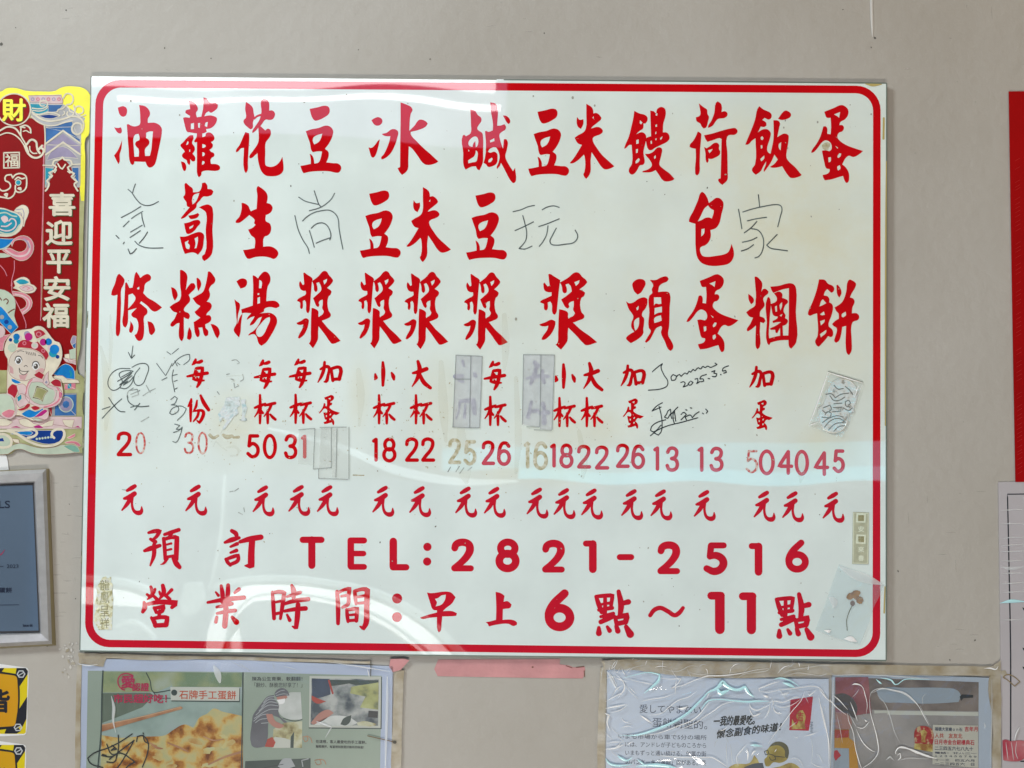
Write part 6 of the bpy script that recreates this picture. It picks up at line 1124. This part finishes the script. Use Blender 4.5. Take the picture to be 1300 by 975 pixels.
s = Sheet()
T(s, od, "180,180 240,140 320,120 390,160 410,215 450,230 490,270 460,320 390,340 300,330 230,290 170,270 200,240", CRM, .0011); T(s, od, "210,185 260,150 330,155 390,190 350,215 260,220", TEA, .0012); T(s, od, "250,260 330,230 430,250 450,290 380,315 300,300", PALEP, .0012); LN(s, od, "300,270 340,250 400,270 360,290", PKP, .0013, .9); s.build("cloud", hg)
s = Sheet()
T(s, od, "-30,280 60,295 150,350 200,420 205,540 190,640 240,780 150,870 60,760 -30,600", MINT, .0011); T(s, od, "-30,500 20,520 120,640 240,790 150,880 60,790 -30,680", ORB, .0012)
for q in ((25, 655), (85, 720), (130, 790)): s.poly(ell(*xy(od, [q])[0], 2.8, 2.8), [GRYL, DBLU][q[0] == 85], H0 + .0013)
for p in ("50,430 80,410 110,440 90,480", "110,600 150,570 190,550", "0,400 20,430"): LN(s, od, p, mat("brown_print", (.16, .04, .02), .4), .0013, 1.4)
T(s, od, "-30,760 40,780 70,850 40,920 -30,940", PALEP, .00125); T(s, od, "-30,880 60,900 140,880 60,980 40,1100 -30,1100", PKP, .00115); s.build("fan", hg)
# pavilion pieces behind the child, right
s = Sheet()
T(s, oe, "970,170 1015,175 1010,300 960,300 940,250", LIL, 7e-4); T(s, oe, "960,290 1012,260 1010,340 980,335", BLU, 8e-4); T(s, oe, "920,360 1012,330 1010,480 930,480", MINT, 8e-4); T(s, oe, "860,420 930,410 1010,450 1010,520 920,520 900,480 860,470", CRM, 7.5e-4)
T(s, oe, "700,680 800,580 870,545 940,570 990,640 995,750 900,740 820,720", ORB, .0009); LN(s, oe, "930,640 950,680 940,710", TEA, .001, 2.2); T(s, oe, "640,720 830,700 900,750 1040,760 1060,800 860,800 700,780", CRM, .001)
T(s, oe, "860,810 1005,805 1005,880 860,885", PKP, 8e-4, False); T(s, oe, "900,810 950,808 950,870 900,875", TEA, 9e-4, False); T(s, oe, "830,460 1010,500 1010,560 960,540 880,520", PALEP, 7.8e-4)
T(s, of, "700,100 1020,95 1015,400 690,400", GRYL, 7e-4, False); T(s, of, "735,120 1015,115 1010,390 730,392", BLU, 8e-4, False); cx, cy = xy(of, [(878, 245)])[0]; s.poly(ell(cx, cy, 9.6, 10.2), MINT, H0 + .0009, [ell(cx, cy, 8.4, 9, 0)]); s.poly(ell(cx, cy, 8.2, 8.8), LIL, H0 + .00085); s.poly(ell(cx, cy, 4.5, 4.8, 20, 7), BLU, H0 + .0009)
T(s, of, "640,280 690,260 690,400 640,390", RSTAMP, 8e-4, False); s.build("pavilion", hg)
s = Sheet()
T(s, of, "-30,400 1090,410 1085,570 -30,570", PALEP, 6e-4, False); T(s, of, "130,555 220,530 290,560", MAG, 8e-4); T(s, of, "440,540 520,515 580,560 460,560", MAG, 8e-4); T(s, of, "980,550 1040,525 1075,560", MAG, 8e-4)
for p in ("-20,440 80,430 170,480 100,530 -20,530", "250,450 350,430 450,500 560,510 640,470 720,450 700,530 400,550 270,510", "830,450 990,450 960,560 860,520"): T(s, of, p, CRM, 7.5e-4)
T(s, of, "20,590 840,590 840,660 790,740 650,775 500,750 370,700 200,620", DBLU, 9e-4); T(s, of, "130,640 200,620 400,600 440,625 400,655 300,650", ORB, 9.5e-4)
for i, p in enumerate(("-20,600 100,600 230,640 350,720 460,770 600,800 740,780 830,720 860,640 830,580 760,575 700,610 690,660 720,690", "100,590 300,590 470,590 490,630 450,670 370,690", "-20,640 80,650 150,720 140,790 60,820 -20,810")): LN(s, of, p, CRM, .0010 + i * 2e-5, 3.2)
for i in range(6): s.poly(ell(*xy(of, [(490 + i * 38, 705 - i * 5)])[0], 1.5, 1.5, 0, 10), MINT, H0 + .0011)
T(s, of, "-30,650 60,640 140,720 130,820 60,840 250,760 420,800 560,830 740,810 860,780 940,860 1000,890 860,905 640,915 480,905 380,880 300,845 190,850 110,905 -30,910", MINT, 8.5e-4)
T(s, of, "160,700 250,710 260,760 190,750", CRM, .00105); T(s, of, "890,690 1000,630 1000,670 930,700", PKP, .001); T(s, of, "860,750 950,730 1040,750 1080,800 1040,805 980,765 880,765", PKP, .001); T(s, of, "840,800 950,780 1040,820 1060,880 980,880", mat("jade_print", (.20, .42, .33), .35, vary=.15), .00095); T(s, of, "-30,700 40,690 60,740 -30,740", DBLU, .00106)
s.build("wave_base", hg)
# the child
ch_h = .0034
s = Sheet(); T(s, oe, "55,350 80,250 120,180 190,120 300,90 420,75 470,45 540,42 590,70 650,140 730,240 790,260 820,330 830,430 800,540 740,640 690,700 720,740 810,760 830,850 840,930 830,1000 740,1090 640,1130 640,1200 560,1290 430,1300 300,1240 200,1230 130,1260 40,1230 -30,1160 -30,960 90,930 95,640 100,480 70,430", CRM, ch_h); s.build("child", hg)
CH = bpy.data.objects["child"]
s = Sheet(); T(s, oe, "230,330 240,270 300,225 380,230 440,260 500,240 560,310 630,380 650,440 610,500 560,420 470,360 340,335", RSTAMP, ch_h + 3e-4)
T(s, oe, "450,110 520,85 580,110 610,150 540,190 490,215 460,160", RSTAMP, ch_h + 3e-4); s.poly(ell(*xy(oe, [(515, 150)])[0], 3.6, 3.4), PKP, H0 + ch_h + 4e-4, [ell(*xy(oe, [(515, 150)])[0], 2.2, 2)])
for q, r, m in (((220, 185), 4.2, ORB), ((215, 240), 3.4, TEA), ((380, 185), 5.0, MAG), ((360, 150), 4.0, LIL), ((575, 255), 4.4, MAG), ((645, 250), 4.4, ORB), ((725, 350), 6.0, ORB), ((705, 405), 5.0, TEA), ((140, 225), 2.2, DBLU), ((765, 450), 2.4, DBLU), ((160, 330), 5.4, MINT), ((260, 200), 3.2, PALEP), ((670, 330), 3.6, PALEP)):
    s.poly(ell(*xy(oe, [q])[0], r, r), m, H0 + ch_h + 3.3e-4 + r * 1e-5)
s.poly(ell(*xy(oe, [(462, 300)])[0], 4.4, 4.2), PALEP, H0 + ch_h + 5e-4); s.poly(ell(*xy(oe, [(462, 300)])[0], 2.4, 2.3), MINT, H0 + ch_h + 5.5e-4)
for q in ((325, 270), (575, 370)): s.poly(ell(*xy(oe, [q])[0], 2.5, 2.5), PKP, H0 + ch_h + 5e-4, [ell(*xy(oe, [q])[0], 1.4, 1.4)])
LN(s, oe, "495,215 560,190 640,190", CRM, ch_h + 5.2e-4, 1.4); LN(s, oe, "440,150 480,220 490,250", CRM, ch_h + 5.4e-4, 1.4); s.build("headdress", CH)
s = Sheet(); T(s, oe, "120,520 150,430 220,370 330,345 450,360 560,430 605,520 600,600 560,680 440,730 330,770 200,740 130,680 110,600", FLESH, ch_h + 2e-4); s.build("face", CH)
s = Sheet(); T(s, oe, "120,560 170,600 180,680 130,660", BLUSH, ch_h + 2.5e-4); T(s, oe, "470,640 560,600 590,620 540,690 480,690", BLUSH, ch_h + 2.5e-4); T(s, oe, "250,690 320,690 370,670 330,760 270,750", BLUSH, ch_h + 2.6e-4); s.build("blush", CH)
for cx, cy, a in ((245, 500, 20), (475, 570, 15)):
    s = Sheet(); x_, y_ = xy(oe, [(cx, cy)])[0]; s.poly(ell(x_, y_, 4.3, 5.0, a), WHITE, H0 + ch_h + 3e-4); s.poly(ell(x_ + .2, y_ + .7, 2.9, 3.5, a), LASH, H0 + ch_h + 3.3e-4); s.poly(ell(x_ - .7, y_ - .6, .9, 1.1), WHITE, H0 + ch_h + 3.6e-4)
    s.line([(x_ - 4.6, y_ + .5, .9), (x_ - 2.5, y_ - 4.8, 1.3), (x_ + 2, y_ - 5, 1.3), (x_ + 4.8, y_ - .5, .9)], LASH, H0 + ch_h + 3.8e-4); s.build("eye", CH)
s = Sheet()
for p in ("255,605 265,660 320,690 370,650", "320,580 345,565 365,580", "230,385 270,370 320,380", "510,430 545,440 570,470", "255,600 275,635 330,645 385,640"): LN(s, oe, p, LASH, ch_h + 3.4e-4, .8)
for x0, y0 in ((345, 375), (370, 385), (395, 390), (420, 395), (445, 395), (465, 400)): LN(s, oe, [(x0, y0), (x0 + 8, y0 + 35)], LASH, ch_h + 3.5e-4, .8)
s.build("face_line", CH)
s = Sheet()
T(s, oe, "150,740 200,750 280,790 240,810 160,780", ORB, ch_h + 3e-4); T(s, oe, "100,880 160,810 220,830 240,900 200,1000 110,980", RSTAMP, ch_h + 3e-4); T(s, oe, "450,690 520,640 590,690 560,750 480,720", RSTAMP, ch_h + 4e-4); T(s, oe, "670,790 740,745 810,780 815,850 720,840", RSTAMP, ch_h + 4e-4)
T(s, oe, "350,900 380,780 470,720 600,760 640,820 700,840 790,870 830,950 800,1060 700,1120 560,1130 420,1080 340,1000", PALEP, ch_h + 3.5e-4); T(s, oe, "380,880 420,790 560,790 640,860 760,900 720,1040 600,1090 460,1060 390,980", MINT, ch_h + 4.5e-4)
LN(s, oe, "760,860 800,940 780,1030 700,1090 590,1120", PKP, ch_h + 5e-4, 2.0); LN(s, oe, "700,860 740,930 720,1010", PALEP, ch_h + 5.2e-4, 1.6); LN(s, oe, "345,940 370,820 430,750", PKP, ch_h + 5.3e-4, 1.4); T(s, oe, "780,900 830,930 820,1000 780,1000", MAG, ch_h + 5e-4)
T(s, oe, "220,830 300,810 350,850 330,960 250,960", PALEP, ch_h + 3.2e-4); T(s, oe, "570,800 600,700 650,640 640,740 660,800 620,840", PALEP, ch_h + 6e-4); T(s, oe, "590,790 620,760 640,790 615,815", LIL, ch_h + 6.5e-4); s.build("robe", CH)
s = Sheet(); T(s, oe, "460,920 480,850 490,835 540,850 600,870 645,905 600,960 570,1050 520,1020 430,1000", DGRN, ch_h + 7e-4); T(s, oe, "470,925 490,860 545,865 630,908 590,955 562,1035 520,1005 445,985", FOIL_PALE, ch_h + 8e-4); s.build("gold_coin", CH)
s = Sheet()
T(s, of, "-30,110 80,100 150,140 190,240 200,330 150,410 60,420 -30,350", MINT, ch_h + 5e-4); T(s, of, "20,360 120,310 200,330 170,400 100,430 50,410", PKP, ch_h + 6e-4); LN(s, of, "100,105 170,150 205,260 215,350 170,410 100,430 20,390", PALEP, ch_h + 7e-4, 1.8); s.build("sack", CH)
s = Sheet()
T(s, of, "220,140 290,100 340,130 400,180 380,230 260,290 220,230", PALEP, ch_h + 4e-4); T(s, of, "225,150 280,110 290,170 240,210", TEA, ch_h + 5e-4); T(s, of, "230,310 320,280 360,235 400,235 400,270 330,320 260,330", RSTAMP, ch_h + 6e-4); T(s, of, "410,280 470,260 540,290 500,320 440,320", RSTAMP, ch_h + 6e-4)
T(s, of, "285,370 390,310 470,340 570,295 580,320 500,390 400,425 320,400", ORB, ch_h + 5e-4); T(s, of, "450,420 520,360 600,310 640,330 560,400", MAG, ch_h + 5.5e-4); T(s, of, "500,430 600,330 645,310 645,410 600,450", PALEP, ch_h + 5.2e-4); T(s, of, "420,430 520,430 600,450 500,470", MINT, ch_h + 5.1e-4); s.build("skirt_ruffle", CH)

# ------------------------------------------------------------------ unseen white bands added for their reflection in the board, in place of a car
BAND = mat("white_reflection_band", (0.9, 0.92, 0.93), .5, spec=.1, vary=.03); BAND_DIM = mat("dim_reflection_band", (0.20, 0.25, 0.27), .6, spec=.1); BAND_GAP = mat("gap_reflection_band", (0.10, 0.14, 0.15), .7, spec=.1)  # white and dim copies set how strongly each reflected band shows
def far_band(pts, m, depth, closed_poly=False):
    """a 4 cm deep solid band standing at depth metres from the wall"""
    if closed_poly: lo = smooth(pts, corner=80); k = len(lo)
    else:
        sp = smooth(pts, False, 8); d = np.gradient(sp[:, :2], axis=0); d /= np.linalg.norm(d, axis=1)[:, None]
        n_ = np.stack([-d[:, 1], d[:, 0]], 1) * sp[:, 2:3] / 2
        lo = np.vstack([sp[:, :2] + n_, (sp[:, :2] - n_)[::-1]]); k = len(lo)
    a = np.array([tuple(mirrored(x, y, depth)) for x, y in lo]); b = a.copy(); b[:, 1] -= .04
    me = bpy.data.meshes.new("reflection_band"); rv, _, rf, *_ = delaunay_2d_cdt([Vector((p[0], p[2])) for p in a], [(i, (i + 1) % k) for i in range(k)], [], 1, 1e-7)
    v = [(q[0], -depth, q[1]) for q in rv]; f = [list(q) for q in rf]; o0 = len(v)
    v += [tuple(q) for q in a] + [tuple(q) for q in b]; f += [[o0 + i, o0 + (i + 1) % k, o0 + k + (i + 1) % k, o0 + k + i] for i in range(k)]
    me.from_pydata(v, [], f); me.materials.append(m); me.update()
    o = bpy.data.objects.new("reflection_band", me); COL.objects.link(o); o["kind"] = "structure"
far_band(P("281,850,38 279,800,34 285,777,30 306,759,26 345,752,24 385,750,24 428,757,22 470,773,26 520,803,34 575,850,38"), BAND, FRONT)
far_band(P("287,850,2.5 283,805,2.5 290,785,2.2 312,763,2 345,756,1.8 385,755,1.8 428,763,2 470,781,2.2 520,812,2.5 570,850,2.5"), BAND_GAP, FRONT - .06)
far_band(P("262,747,6 300,738,7 345,733,7 385,733,7 430,740,7 480,757,8 540,790,9 600,840,9"), BAND_DIM, FRONT - .01)
far_band(P("60,741 143,743 158,742 186,754 190,767 143,763 60,761"), BAND, FRONT, True)
far_band(P("60,737,6 143,736,6 165,739,6 192,749,5"), BAND_DIM, FRONT - .01)
far_band(P("146,792,4 164,785,5 182,793,4 198,812,3"), BAND_DIM, FRONT)
far_band(P("284,605,3 279,660,4 266,715,4 256,750,3"), BAND_DIM, FRONT)
far_band(P("228,742 247,742 249,775 240,781 228,775"), BAND_DIM, FRONT, True)
far_band(P("345,540,3 420,560,7 500,592,12 580,606,10 660,611,3"), BAND_DIM, FRONT - .03)
d = bpy.data.lights.new("band_spot", 'SPOT'); d.energy = BAND_SPOT; d.spot_size = math.radians(64); d.spot_blend = .3; d.shadow_soft_size = .05  # added spot that lights only the reflection bands
o = bpy.data.objects.new("band_spot", d); COL.objects.link(o); o.location = (-.6, -2.9, 2.7)
o.rotation_euler = (mirrored(370, 735) - Vector(o.location)).to_track_quat('-Z', 'Y').to_euler()
